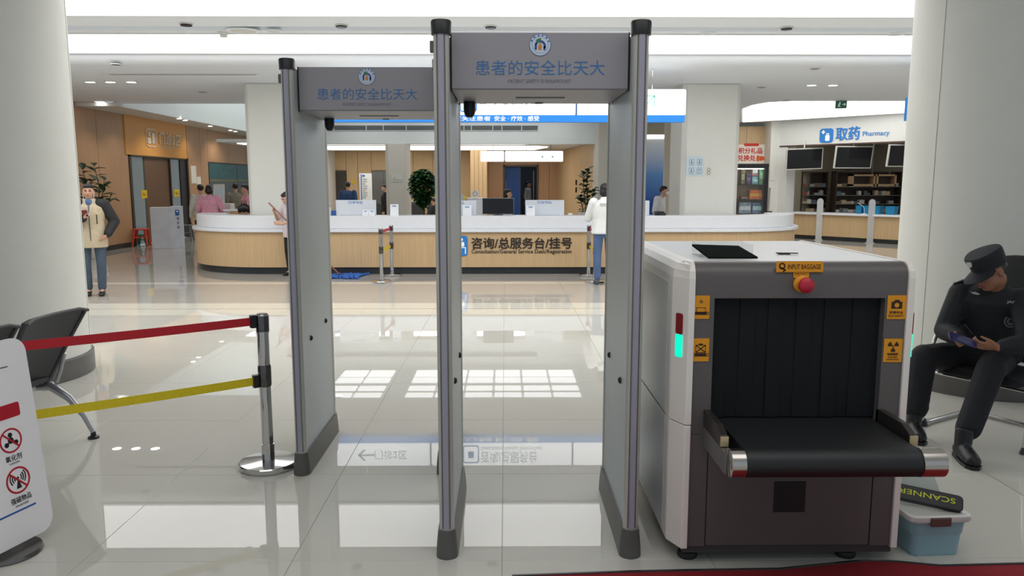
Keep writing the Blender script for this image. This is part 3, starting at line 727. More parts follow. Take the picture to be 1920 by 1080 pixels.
def gate(xl, xr, yf, label):
    g = thing('security_gate', label, 'security gate', ((xl+xr)/2, yf+0.4, 0), 0, 'walk-through security gates')
    D = 0.81; hw = 0.034; zt = 2.30
    for sgn, x in ((-1, xl), (1, xr)):
        inn = -sgn   # towards the passage
        sd = MB().box(x-0.027, x+0.027, yf+0.06, yf+D-0.05, 0.10, zt).build('side_panel', GATEGREY, g)
        for yy in (yf, yf+D-0.06):                     # extruded posts front and back
            ps = MB().loft([(x, yy+0.03, 0.12), (x, yy+0.03, zt)], [(hw, 0.033)]*2, (1, 0, 0), 20).build('post', ALU, g, smooth=True)
            f = -1 if yy == yf else 1
            yl = yy+0.03+f*0.031
            MB().box(x-0.011, x+0.011, min(yl, yl+f*0.006), max(yl, yl+f*0.006), 0.14, zt).build('led_strip', LEDP, ps)
            for dx in (-0.017, 0.017):
                MB().box(x+dx-0.002, x+dx+0.002, min(yl, yl+f*0.002)-0.001, max(yl, yl+f*0.002), 0.14, zt).build('seam', DARKGREY, ps)
            MB().lathe([(0.0, zt+0.045), (0.040, zt+0.043), (0.044, zt+0.035), (0.042, zt-0.015), (0.0, zt-0.015)], 20, (x, yy+0.03, 0)).build('cap', BLACK, g, smooth=True)
        # plastic shoe along the floor, with a rounded toe at each end
        b = MB(); pr = [(0.050, 0.0), (0.048, 0.05), (0.040, 0.13)]
        rr = []
        for rw, z in pr:
            ring = []
            for k in range(13): a = R(180+180*k/12); ring.append((x+rw*math.cos(a), yf+0.03+(rw+0.0)*math.sin(a), z))
            for k in range(13): a = R(0+180*k/12); ring.append((x+rw*math.cos(a), yf+D-0.03+(rw+0.0)*math.sin(a), z))
            rr.append(ring)
        b.rings(rr).build('shoe', SHOE, g, smooth=True)
        for k, (yy, z) in enumerate(((yf+0.22, 0.765), (yf+0.60, 0.80))):   # infrared eyes on the inner face
            xe = x + inn*0.027
            MB(frame((xe, yy, z), (0, inn, 0), (0, 0, 1))).lathe([(0.0, 0.013), (0.009, 0.012), (0.014, 0.008), (0.017, 0.0)], 14).build('infrared_eye', BLACK, sd, smooth=True)
    MB().box(xl-0.048, xl-0.030, yf+0.02, yf+0.05, 2.215, 2.262).build('latch', SHOE, g, bevel=0.004)
    xa, xb = xl+0.034, xr-0.034; y0, y1, z0, z1 = yf+0.13, yf+0.72, 2.075, 2.315
    hd = MB().box(xa, xb, y0, y1, z0, z1).build('header', HEADGREY, g, bevel=0.004)
    MB().box(xa+0.003, xb-0.003, y0-0.004, y0-0.0005, z0+0.006, z1-0.004).build('front_plate', HEADGREY, hd)
    MB().box((xa+xb)/2-0.10, (xa+xb)/2+0.13, y0+0.28, y0+0.33, z0-0.003, z0).build('display_slot', BLACK, hd)
    MB().lathe([(0.0, -0.006), (0.02, -0.005), (0.022, 0)], 12, ((xa+xb)/2+0.02, y1-0.06, z0)).build('button', DARKGREY, hd)
    q = (xa+0.055, y1-0.10, z0)
    cm = MB().lathe([(0.0, -0.078), (0.016, -0.075), (0.026, -0.06), (0.030, -0.04), (0.030, 0.0), (0.0, 0.0)], 20, q).build('camera_dome', BLACK, hd, smooth=True)
    for x in (xl, xr):
        for y in (y0, y1): MB().box(x-0.036 if x > xl else xa-0.004, x+0.036 if x < xr else xb+0.004, y-0.003, y+0.003, z0-0.005, z1).build('gasket', BLACK, hd)
    yf_ = y0-0.005; cx = (xa+xb)/2
    def pp(dx, z): return frame((cx+dx, yf_, z), (1, 0, 0), (0, 0, 1))
    emblem(pp(0.0, 2.263), 0.0465, g)
    text('患者的安全比天大', pp(0.0, 2.168), 0.555, 0.062, SIGNBLUE, g, bold=-0.004, depth=0.0008)
    text('PATIENT SAFETY IS PARAMOUNT', pp(-0.002, 2.112), 0.27, 0.0155, GREYTEXT, g, depth=0.0006)
    return g
gate(-0.264, 0.566, 3.27, 'front grey walk-through metal detector gate with blue lettering on its header')
gate(-1.182, -0.352, 4.27, 'rear grey walk-through metal detector gate, left of and behind the other')

# ================================================================== STANCHIONS AND BELTS
def stanchion(x, y, label, group, h=0.92, rb=0.172):
    t = thing('stanchion', label, 'stanchion', (x, y, 0), 0, group)
    b = MB().lathe([(0.0, 0.0), (rb-0.006, 0.0), (rb, 0.006), (rb, 0.03), (rb-0.006, 0.037), (0.05, 0.048), (0.0, 0.05)][:-1]+[(0.0, 0.048)], 40, (x, y, 0)).build('base', CHROME, t, smooth=True)
    MB().lathe([(0.038, 0.048), (0.038, 0.14), (0.033, 0.141), (0.033, h-0.11), (0.036, h-0.11), (0.036, h-0.004), (0.033, h), (0.0, h)], 24, (x, y, 0)).build('post', CHROME, t, smooth=True)
    MB().lathe([(0.037, h-0.10), (0.0372, h-0.01), (0.030, h+0.004), (0.0, h+0.005)], 24, (x, y, 0)).build('top_cap', mt('stanchion_cap', (104, 100, 100), 0.14, 1.0), t, smooth=True)
    MB().lathe([(0.034, h-0.43), (0.038, h-0.42), (0.038, h-0.31), (0.034, h-0.30)], 24, (x, y, 0)).build('belt_collar', mt('stanchion_cap', (40, 40, 42)), t, smooth=True)
    return t
RED = mt('red_belt', (190, 26, 40), 0.55, var=0.05, scale=60); YELLOW = mt('yellow_belt', (226, 202, 24), 0.55, var=0.05, scale=60)
def belt(a, b, z0, z1, mat, parent, name):
    a = V((a[0], a[1], z0)); b = V((b[0], b[1], z1)); rr = []
    d = V((b.x-a.x, b.y-a.y, 0)).normalized(); n = V((-d.y, d.x, 0))*0.001
    for i in range(17):
        f = i/16; p = a.lerp(b, f); p.z -= 0.004*4*f*(1-f)
        rr.append([p-n+V((0,0,-0.024)), p+n+V((0,0,-0.024)), p+n+V((0,0,0.024)), p-n+V((0,0,0.024))])
    return MB().rings(rr).build(name, mat, parent)
S1 = (-1.415, 4.42); S2 = (-2.60, 3.58)
st = stanchion(*S1, 'chrome stanchion with red and yellow belts beside the rear gate', 'chrome belt stanchions')
stanchion(*S2, 'chrome stanchion hidden behind the white prohibited items sign', 'chrome belt stanchions')
dv = V((S2[0]-S1[0], S2[1]-S1[1], 0)).normalized()
for z, mat, nm in ((0.883, RED, 'red'), (0.528, YELLOW, 'yellow')):
    a = (S1[0]+dv.x*0.07, S1[1]+dv.y*0.07); b = (S2[0]-dv.x*0.045, S2[1]-dv.y*0.045)
    k = thing('retractable_belt', f'{nm} retractable belt stretched between two stanchions at the left', 'belt', (a[0], a[1], z-0.024), 0, 'belts at the entrance')
    belt(a, b, z, z, mat, k, 'webbing')
    c = V((S1[0], S1[1], z)) + dv*0.053
    MB().cbox(c, (0.035, 0.038, 0.075), M.Rotation(math.atan2(dv.y, dv.x), 3, 'Z')).build('belt_clip', BLACK, k, bevel=0.004)
# far stanchions in front of the desk
f1 = F(716, 530); f2 = (F(738, 515).x, 13.85); f3 = (F(1099, 513).x, 13.78); f4 = (F(1119, 530).x-0.03, 12.90)
stanchion(f1.x, f1.y, 'chrome stanchion before the desk, nearer of the pair seen between the gates', 'chrome belt stanchions')
stanchion(*f2, 'chrome stanchion close to the desk front, farther of the pair seen between the gates', 'chrome belt stanchions')
stanchion(*f3, 'chrome stanchion near the desk left of the white hoodie', 'chrome belt stanchions')
stanchion(*f4, 'stanchion base showing at the feet of the person in the white hoodie', 'chrome belt stanchions', h=0.90)
for (p, q, lb) in (((f1.x, f1.y), f2, 'left of the lettering on the desk'), (f4, f3, 'beside the white hoodie')):
    dd = V((q[0]-p[0], q[1]-p[1], 0)).normalized()
    for z, mat, nm in ((0.862, RED, 'red'), (0.545, YELLOW, 'yellow')):
        k = thing('retractable_belt', f'short {nm} belt between the far stanchions {lb}', 'belt', (p[0], p[1], z-0.024), 0, 'belts at the desk')
        belt((p[0]+dd.x*0.04, p[1]+dd.y*0.04), (q[0]-dd.x*0.04, q[1]-dd.y*0.04), z, z, mat, k, 'webbing')
        MB().cbox(V((q[0], q[1], z))-dd*0.05, (0.03, 0.038, 0.07), M.Rotation(math.atan2(dd.y, dd.x), 3, 'Z')).build('belt_clip', BLACK, k)

# ================================================================== BAGGAGE SCANNER
SB = mt('scanner_dark_grey', (98, 93, 91), 0.42, 0.1, var=0.02)
SW = mt('scanner_white', (242, 234, 226), 0.38, var=0.015)
SW2 = mt('scanner_side_white', (206, 210, 208), 0.3, var=0.015)
RUB = mt('belt_rubber', (30, 31, 33), 0.5, var=0.08, scale=30)
CURT = mt('lead_curtain', (24, 26, 29), 0.7, spec=0.25, var=0.08)
ORG = mt('label_orange', (228, 152, 20), 0.5); ORT = mt('label_brown', (52, 26, 12), 0.5)
xc = thing('baggage_scanner', 'large dark grey and white baggage scanner with conveyor belt', 'baggage scanner', (1.25, 3.8, 0))
X0, X1, Y0, Y1, Z0, Z1 = 0.765, 1.735, 3.20, 4.42, 0.085, 1.345
TXa, TXb, TZ0, TZ1 = 0.885, 1.61, 0.66, 1.195           # tunnel mouth
MB().box(X0+0.035, X1-0.035, Y0+0.5, Y1, Z0, Z1-0.01).build('body', SB, xc)
# front frame around the tunnel with a rounded top edge
tb = MB()
prof = [(Y0, TZ1), (Y0, Z1-0.06)] + [(Y0+0.06-0.06*math.cos(R(a)), Z1-0.06+0.06*math.sin(R(a))) for a in range(15, 91, 15)] + [(Y0+0.075, Z1), (Y0+0.08, Z1-0.02), (Y0+0.52, Z1-0.02), (Y0+0.52, TZ1)]
tb.rings([[(X0+0.02, p[0], p[1]) for p in prof], [(X1-0.02, p[0], p[1]) for p in prof]]).build('front_top', SB, xc, smooth=True)
MB().box(X0+0.02, TXa, Y0, Y0+0.52, TZ0-0.06, TZ1).build('front_side', SB, xc)
MB().box(TXb, X1-0.02, Y0, Y0+0.52, TZ0-0.06, TZ1).build('front_side', SB, xc)
MB().box(X0+0.02, X0+0.115, Y0, Y0+0.52, Z0, TZ0-0.062).build('lower_pillar', SB, xc, bevel=0.003)
MB().box(X1-0.125, X1-0.02, Y0, Y0+0.52, Z0, TZ0-0.062).build('lower_pillar', SB, xc, bevel=0.003)
lp = MB().box(X0+0.118, X1-0.128, Y0+0.002, Y0+0.52, Z0+0.004, TZ0-0.062).build('lower_panel', SB, xc, bevel=0.003)
ra, rb = U(1450, 960, Y0), U(1511, 903, Y0)
MB().box(ra.x, rb.x, Y0-0.003, Y0+0.004, ra.z, rb.z).build('panel_recess', mt('recess_black', (22, 20, 22), 0.6), lp)
MB().box(X0+0.02, X1-0.02, Y0+0.015, Y1, Z0-0.035, Z0).build('chassis', mt('chassis_grey', (70, 68, 68), 0.5), xc)
# tunnel: dark lining and lead curtain strips
MB().box(TXa, TXb, Y0+0.49, Y0+0.5, TZ0, TZ1).build('tunnel_lining', mt('tunnel_black', (12, 12, 14), 0.7), xc)
n = 12
for k in range(n):
    w = (TXb-TXa)/n; a = TXa+k*w
    b = MB(); rr = []
    for j in range(7):
        z = TZ1-(TZ1-TZ0-0.006)*j/6; y = Y0+0.035+0.003*math.sin(k*1.7+j*0.8)*(j/6)+0.0045*(k%2)
        rr.append([(a+0.001, y, z), (a+w+0.004, y, z), (a+w+0.004, y+0.004, z), (a+0.001, y+0.004, z)])
    b.rings(rr).build('curtain_strip', CURT, xc)
# white side cheeks with chamfered front edge
for sx, xs_ in ((-1, X0), (1, X1)):
    def cheek(z0, z1, top):
        b = MB()
        inn = -sx
        # plan profile: outer side, chamfer, narrow front strip
        P = [(xs_+inn*0.035, Y0-0.012), (xs_+inn*0.008, Y0-0.012), (xs_-inn*0.040, Y0+0.085), (xs_-inn*0.040, Y1), (xs_+inn*0.035, Y1)]
        rr = [[(p[0], p[1], z0) for p in P]]
        if top:
            for f in (0.0, 0.3, 0.6, 0.85, 1.0):
                a = R(90*f); dz = 0.07*math.sin(a); k = 0.07*(1-math.cos(a))
                rr.append([(p[0]+inn*k*(1 if i in (2, 3) else 0.3 if i == 1 else 0)*0.9, p[1]+(k*0.75 if i < 3 else 0), z1-0.07+dz) for i, p in enumerate(P)])
        else: rr.append([(p[0], p[1], z1) for p in P])
        return b.rings(rr)
    c1 = cheek(0.645, Z1+0.004, True).build('side_cheek', SW, xc, bevel=0.004)
    c2 = cheek(Z0-0.005, 0.641, False).build('side_cheek', SW, xc, bevel=0.004)
    # side skin
    xo = xs_+sx*0.0402
    MB().box(min(xo, xo+sx*0.003), max(xo, xo+sx*0.003), Y0+0.16, Y1-0.02, 0.65, Z1-0.10).build('side_panel', SW2, c1)
    MB().box(min(xo, xo+sx*0.003), max(xo, xo+sx*0.003), Y0+0.16, Y1-0.02, Z0+0.02, 0.64).build('side_panel', SW2, c2)
    # indicator lamps on the chamfer
    a = V((xs_-sx*0.008, Y0-0.012, 0)); b_ = V((xs_+sx*0.040, Y0+0.085, 0)); mid = (a+b_)/2; t_ = (b_-a).normalized()
    nn = V((sx*abs(t_.y), -abs(t_.x), 0)).normalized()
    right = t_ if sx > 0 else -t_
    for z0, z1, mm, nm in ((1.035, 1.125, mt('lamp_red_off', (140, 16, 28), 0.3), 'red_lamp'), (0.935, 1.033, mt('lamp_green_on', (20, 120, 100), 0.3, emit=1.0, emc=(0, 255, 205)), 'green_lamp')):
        f_ = frame(tuple(mid+nn*0.001+V((0, 0, (z0+z1)/2))), right, (0, 0, 1))
        MB(f_).prism(rrect(0.042, z1-z0, 0.008), 0, 0.004).build(nm, mm, c1)
# top sheet
MB().box(X0+0.0, X1-0.0, Y0+0.078, Y1, Z1-0.012, Z1).build('top_sheet', mt('top_sheet_grey', (206, 208, 210), 0.28, 0.1, var=0.01), xc, bevel=0.004)
# conveyor
YC = 2.845; zc_ = TZ0-0.055; rc = 0.056
cb = MB(); prof = [(Y0+0.48, zc_+rc)]
for a in range(90, 271, 15): prof.append((YC+rc*math.cos(R(a)), zc_+rc*math.sin(R(a))))
prof.append((Y0+0.0, zc_-rc)); prof.append((Y0+0.48, zc_-rc))
cb.rings([[(TXa+0.035, p[0], p[1]) for p in prof], [(TXb-0.015, p[0], p[1]) for p in prof]]).build('conveyor_belt', RUB, xc, smooth=True)
xe0, xe1 = 0.862, 1.69
for a, b in ((xe0, TXa+0.034), (TXb-0.014, xe1)):
    MB(M(((0,0,1,0),(1,0,0,YC),(0,1,0,zc_),(0,0,0,1)))).lathe([(0.0, a), (rc-0.004, a), (rc+0.001, a+0.004), (rc+0.001, b), (0.0, b)], 28).build('end_roller', STEEL, xc, smooth=True)
for sx, a in ((-1, TXa-0.03), (1, TXb+0.0)):
    MB().box(a, a+0.032, YC+0.02, Y0+0.02, zc_-rc, zc_+0.03).build('side_rail', mt('rail_grey', (128, 126, 122), 0.35, 0.5), xc, bevel=0.004)
    g_ = MB(); pr = [(Y0+0.02, zc_+0.03), (Y0+0.02, zc_+0.105), (YC+0.16, zc_+0.105), (YC+0.09, zc_+0.078), (YC+0.09, zc_+0.03)]
    g_.rings([[(a, p[0], p[1]) for p in pr], [(a+0.03, p[0], p[1]) for p in pr]]).build('guide_rail', mt('rail_dark', (66, 62, 60), 0.35, 0.5), xc, bevel=0.003)
    MB().box(a-0.001, a+0.031, YC+0.083, YC+0.0895, zc_+0.035, zc_+0.076).build('rail_end_cap', mt('brass_end', (206, 188, 150), 0.35, 0.6), xc)
# levelling feet
for x, y in ((X0+0.06, Y0+0.085), (X1-0.19, Y0+0.085), (X0+0.06, Y1-0.12), (X1-0.19, Y1-0.12)):
    MB().lathe([(0.0, 0.0), (0.042, 0.0), (0.046, 0.012), (0.040, 0.028), (0.018, 0.036), (0.010, 0.038), (0.010, 0.05)], 20, (x, y, 0)).build('levelling_foot', SOFTBLACK, xc, smooth=True)
# labels
def fx(x, z): return frame((x, Y0-0.0015, z), (1, 0, 0), (0, 0, 1))
fy = Y0-0.002
def fpx(px, py, y=fy): p = U(px, py, y); return frame((p.x, y, p.z), (1, 0, 0), (0, 0, 1))
LW = 1/FPX*3.2
l1 = fpx(1500, 500, Y0-0.004)
lb = shape(l1, [(-0.1, -0.023), (0.098, -0.023), (0.098, 0.012), (0.09, 0.023), (-0.1, 0.023)], ORG, xc, 'caution_label', 0.002)
l1b = l1 @ M.Translation((0.018, 0, 0.0022))
text('INPUT BAGGAGE', l1b, 0.138, 0.020, ORT, lb, bold=0.012, depth=0.0005)
annulus(l1 @ M.Translation((-0.076, 0.003, 0.0022)), 0.008, 0.014, ORT, lb, 'pictogram_bag', 0.0005, 20)
stroke(l1 @ M.Translation((-0.074, -0.012, 0.0022)), [(-0.008, 0.008), (0.012, -0.002), (0.004, -0.008)], 0.006, ORT, lb, 'pictogram_arrow', 0.0005)
lb = shape(fpx(1502, 516, Y0-0.003), rrect(0.066, 0.022, 0.001, 1), ORG, xc, 'caution_label', 0.001)
text('EMERGENCY', fpx(1502, 513.5, Y0-0.0042), 0.054, 0.006, ORT, lb, depth=0.0004)
text('STOP', fpx(1502, 518, Y0-0.0042), 0.026, 0.006, ORT, lb, depth=0.0004)
e0 = U(1503, 532, Y0-0.004)
em = M.Translation(e0) @ M.Rotation(R(90), 4, 'X')
es = MB(em).lathe([(0.0, 0.0), (0.036, 0.0), (0.036, 0.006), (0.026, 0.014), (0.024, 0.03), (0.0, 0.03)], 24).build('emergency_stop', ORG, xc, smooth=True)
MB(em).lathe([(0.014, 0.03), (0.014, 0.04), (0.028, 0.042), (0.033, 0.05), (0.031, 0.062), (0.018, 0.072), (0.0, 0.074)], 24).build('red_button', mt('button_red', (190, 30, 56), 0.35), es, smooth=True)
def sticker(px, py, w, h):
    f_ = fpx(px, py, Y0-0.002)
    return shape(f_, rrect(w, h, 0.002, 1), ORG, xc, 'warning_label', 0.001), f_ @ M.Translation((0, 0, 0.0014))
o, f_ = sticker(1314.5, 576, 0.072, 0.100)
annulus(f_ @ M.Translation((0.0, 0.024, 0)), 0.004, 0.007, ORT, o, 'pictogram_tag', 0.0005, 12)
ring_rrect(f_ @ M.Translation((0, -0.012, 0)), 0.040, 0.022, 0.002, 0.002, ORT, o, 'pictogram_bag', 0.0005)
shape(f_, rrect(0.050, 0.010, 0.002, 2, 0, -0.026), ORT, o, 'pictogram_belt', 0.0005)
ring_rrect(f_ @ M.Translation((0, -0.026, 0)), 0.066, 0.013, 0.003, 0.0018, ORT, o, 'pictogram_roller', 0.0005)
o, f_ = sticker(1313.5, 656, 0.072, 0.100)
ring_rrect(f_ @ M.Translation((0, 0.005, 0)), 0.044, 0.034, 0.003, 0.0025, ORT, o, 'pictogram_case', 0.0005)
stroke(f_, [(-0.02, -0.01), (0.02, 0.02)], 0.004, ORT, o, 'pictogram_cross', 0.0005); stroke(f_, [(-0.02, 0.02), (0.02, -0.01)], 0.004, ORT, o, 'pictogram_cross', 0.0005)
shape(f_, rrect(0.050, 0.011, 0.002, 2, 0, -0.021), ORT, o, 'pictogram_belt', 0.0005); ring_rrect(f_ @ M.Translation((0, -0.021, 0)), 0.066, 0.014, 0.003, 0.0018, ORT, o, 'pictogram_roller', 0.0005)
shape(f_, rrect(0.018, 0.005, 0.001, 2, 0, 0.025), ORT, o, 'pictogram_handle', 0.0005)
o, f_ = sticker(1681, 576, 0.080, 0.102)
shape(f_, [(-0.023, -0.006), (0.023, -0.006), (0.023, 0.024), (0.014, 0.024), (0.008, 0.032), (-0.008, 0.032), (-0.014, 0.024), (-0.023, 0.024)], ORT, o, 'pictogram_camera', 0.0005)
annulus(f_ @ M.Translation((0, 0.009, 0.0005)), 0.0, 0.010, ORG, o, 'pictogram_lens', 0.0005, 16)
text('胶卷安全', f_ @ M.Translation((0, -0.022, 0)), 0.058, 0.012, ORT, o, bold=0.02, depth=0.0005)
text('FILM SAFETY', f_ @ M.Translation((0, -0.037, 0)), 0.064, 0.008, ORT, o, bold=0.012, depth=0.0005)
o, f_ = sticker(1674, 657, 0.080, 0.102)
for a in (30, 150, 270): annulus(f_ @ M.Translation((0, 0.018, 0)), 0.007, 0.024, ORT, o, 'trefoil_blade', 0.0005, 8, 0, 0, a-28, a+28)
shape(f_, circ(0.004, 12, 0, 0.018), ORT, o, 'trefoil_hub', 0.0005)
text('电离辐射', f_ @ M.Translation((0, -0.016, 0)), 0.046, 0.011, ORT, o, bold=0.03, depth=0.0005)
text('DANGER', f_ @ M.Translation((0, -0.029, 0)), 0.040, 0.007, ORT, o, bold=0.01, depth=0.0005)
text('RADIATION', f_ @ M.Translation((0, -0.039, 0)), 0.052, 0.006, ORT, o, bold=0.02, depth=0.0005)
# power plug and cable hanging at the side
k = thing('power_cable', 'short black power cable hooked at the lower left of the scanner', 'cable', (0.72, 4.25, 0.2))
q = [U(1205, 902, 4.3), U(1212, 906, 4.25), U(1212, 914, 4.22), U(1206, 922, 4.2), U(1207, 928, 4.18), U(1216, 926, 4.15)]
MB().tube([tuple(v) for v in q], 0.008, 8).build('cord', BLACK, k, smooth=True)
MB().cbox(U(1203, 901, 4.3), (0.04, 0.03, 0.03)).build('plug', BLACK, k, bevel=0.005)

# things lying on the scanner
t = thing('document_holder', 'clear acrylic document holder on top of the scanner', 'holder', (0.95, 3.45, Z1))
a = F(1313, 482, Z1+0.001); b = F(1412, 482, Z1+0.001)
MB().box(a.x, b.x, a.y, a.y+0.003, Z1, Z1+0.055).build('front_wall', GLASS, t)
MB().box(a.x, b.x, a.y+0.16, a.y+0.163, Z1, Z1+0.06).build('back_wall', GLASS, t)
MB().box(a.x, b.x, a.y, a.y+0.16, Z1, Z1+0.003).build('floor_plate', GLASS, t)
for x in (a.x, b.x-0.003): MB().box(x, x+0.003, a.y, a.y+0.16, Z1, Z1+0.058).build('side_wall', GLASS, t)
p = [V((0.845, 3.46, Z1+0.050)), V((0.885, 3.32, Z1+0.006)), V((1.10, 3.32, Z1+0.006)), V((1.05, 3.44, Z1+0.045))]
MB().rings([[tuple(v) for v in p], [tuple(v+V((0, 0, 0.008))) for v in p]]).build('black_folder', mt('folder_black', (20, 22, 22), 0.9, spec=0.1), None)
tag(bpy.data.objects['black_folder'], 'black folder lying in the clear holder on the scanner', 'folder')
g0 = F(1476, 477, Z1)
t = thing('folded_glasses', 'folded dark glasses lying on the scanner top', 'glasses', tuple(g0))
for dx in (-0.03, 0.0): MB().rings([[(g0.x+dx+rr_*math.cos(2*math.pi*i/14), g0.y+rr_*1.4*math.sin(2*math.pi*i/14), Z1+z) for i in range(14)] for rr_, z in ((0.011, 0.001), (0.014, 0.001), (0.014, 0.006), (0.011, 0.006))], closed=True).build('rim', BLACK, t)
MB().tube([(g0.x-0.05, g0.y+0.01, Z1+0.006), (g0.x+0.05, g0.y-0.004, Z1+0.006)], 0.003, 6).build('temple', BLACK, t)

# ================================================================== FOREGROUND LEFT: sign board and chairs
PAPERW = mt('sign_board_white', (254, 250, 252), 0.35, var=0.01)
ps_ = thing('prohibited_items_sign', 'white rounded standing sign with red prohibition symbols at left edge', 'sign board', (-2.3, 3.25, 0))
az = R(15.6)
rt = V((math.sin(az), math.cos(az), 0))          # along the board, away from the camera
lean = R(5.5); nrm_ = V((rt.y, -rt.x, 0))
upv = (V((0, 0, 1))*math.cos(lean) - nrm_*math.sin(lean))
BW, BH = 0.62, 0.93
far_low = V((-2.165, 3.52, 0.045))
org = far_low - rt*BW/2 + upv*BH/2
SM = frame(org, rt, upv)
MB(SM).prism(rrect(BW, BH, 0.07, 8), -0.012, 0.0).build('board', PAPERW, ps_, smooth=True)
MB().lathe([(0.0, 0.0), (0.135, 0.0), (0.14, 0.006), (0.135, 0.022), (0.0, 0.026)], 32, (org.x+0.02, org.y+0.10, 0)).build('base', mt('sign_base_metal', (120, 118, 114), 0.25, 0.8), ps_, smooth=True)
MB().tube([(org.x-0.02, org.y+0.06, 0.02), tuple(org-upv*0.25-SM.col[2].to_3d()*0.02)], 0.014, 10).build('stem', STEEL, ps_)
def sx_(px, py):              # place on the board seen at a pixel
    r = CR @ V(((px-960)/FPX, (540-py)/FPX, -1)); n = SM.col[2].to_3d(); o = V((0, 0, H))
    w = o + r*((org-o).dot(n)/r.dot(n)); l = SM.inverted() @ w
    return l.x, l.y
def on(px, py, z=0.0008):
    x, y = sx_(px, py); return SM @ M.Translation((x, y, z))
REDP = mt('print_red', (190, 20, 44), 0.45); BLK = mt('print_black', (30, 26, 28), 0.45)
xa, ya = sx_(34, 752); xb, yb = sx_(33, 779)
shape(SM @ M.Translation((0, 0, 0.0008)), rrect(0.46, ya-yb, 0.01, 3, xa-0.23, (ya+yb)/2), REDP, ps_, 'red_band', 0.0006)
xa, ya = sx_(20, 827)
def prohibit(px, py, pr, kind):
    x, y = sx_(px, py); x2, y2 = sx_(px, py-pr); r = y2-y
    mm = SM @ M.Translation((x, y, 0.0008))
    annulus(mm, r*0.86, r, REDP, ps_, 'prohibition_ring', 0.0006, 36)
    up2 = mm @ M.Translation((0, 0, 0.0004))
    if kind == 0:
        for a, k in ((90, 0.45), (215, 0.5), (330, 0.5), (0, 0)):
            shape(mm, circ(r*(0.20 if k else 0.26), 16, r*k*math.cos(R(a)), r*k*math.sin(R(a))), BLK, ps_, 'molecule_atom', 0.0005)
        for a in (90, 215, 330): stroke(mm, [(0, 0), (r*0.5*math.cos(R(a)), r*0.5*math.sin(R(a)))], r*0.1, BLK, ps_, 'molecule_bond', 0.0005)
    else:
        shape(mm, [(-r*0.22, -r*0.62), (r*0.22, -r*0.62), (r*0.04, r*0.05), (-r*0.04, r*0.05)], BLK, ps_, 'mast', 0.0005)
        shape(mm, circ(r*0.09, 12, 0, r*0.18), BLK, ps_, 'mast_tip', 0.0005)
        for q in (0.25, 0.42, 0.6):
            for a in (0, 180): annulus(mm @ M.Translation((0, r*0.18, 0)), r*q, r*(q+0.09), BLK, ps_, 'radio_wave', 0.0005, 8, 0, 0, a-40, a+40)
    stroke(up2, [(-r*0.62, r*0.62), (r*0.62, -r*0.62)], r*0.14, REDP, ps_, 'prohibition_bar', 0.0005)
    return mm, r
mm, r1 = prohibit(20, 826, 24, 0)
text('氧化剂', mm @ M.Translation((0.0, -r1*1.42, 0)), r1*1.45, r1*0.5, BLK, ps_, bold=0.012, depth=0.0005)
text('OXIDIZER', mm @ M.Translation((0.0, -r1*1.86, 0)), r1*0.95, r1*0.14, BLK, ps_, depth=0.0005)
mm, r2 = prohibit(34, 900, 26, 1)
text('强磁物品', mm @ M.Translation((0.0, -r2*1.42, 0)), r2*1.7, r2*0.46, BLK, ps_, bold=0.012, depth=0.0005)
text('MAGNETIZED', mm @ M.Translation((0.0, -r2*1.86, 0)), r2*1.1, r2*0.14, BLK, ps_, depth=0.0005)
xa, ya = sx_(67, 943)
shape(SM @ M.Translation((0, 0, 0.0008)), rrect(0.44, 0.008, 0.002, 2, xa-0.22, ya), mt('print_blue', (34, 96, 176), 0.45), ps_, 'blue_line', 0.0005)
xa, ya = sx_(14, 687)
shape(SM @ M.Translation((0, 0, 0.0008)), rrect(0.1, 0.004, 0.001, 2, xa-0.05, ya), BLK, ps_, 'dark_line', 0.0005)

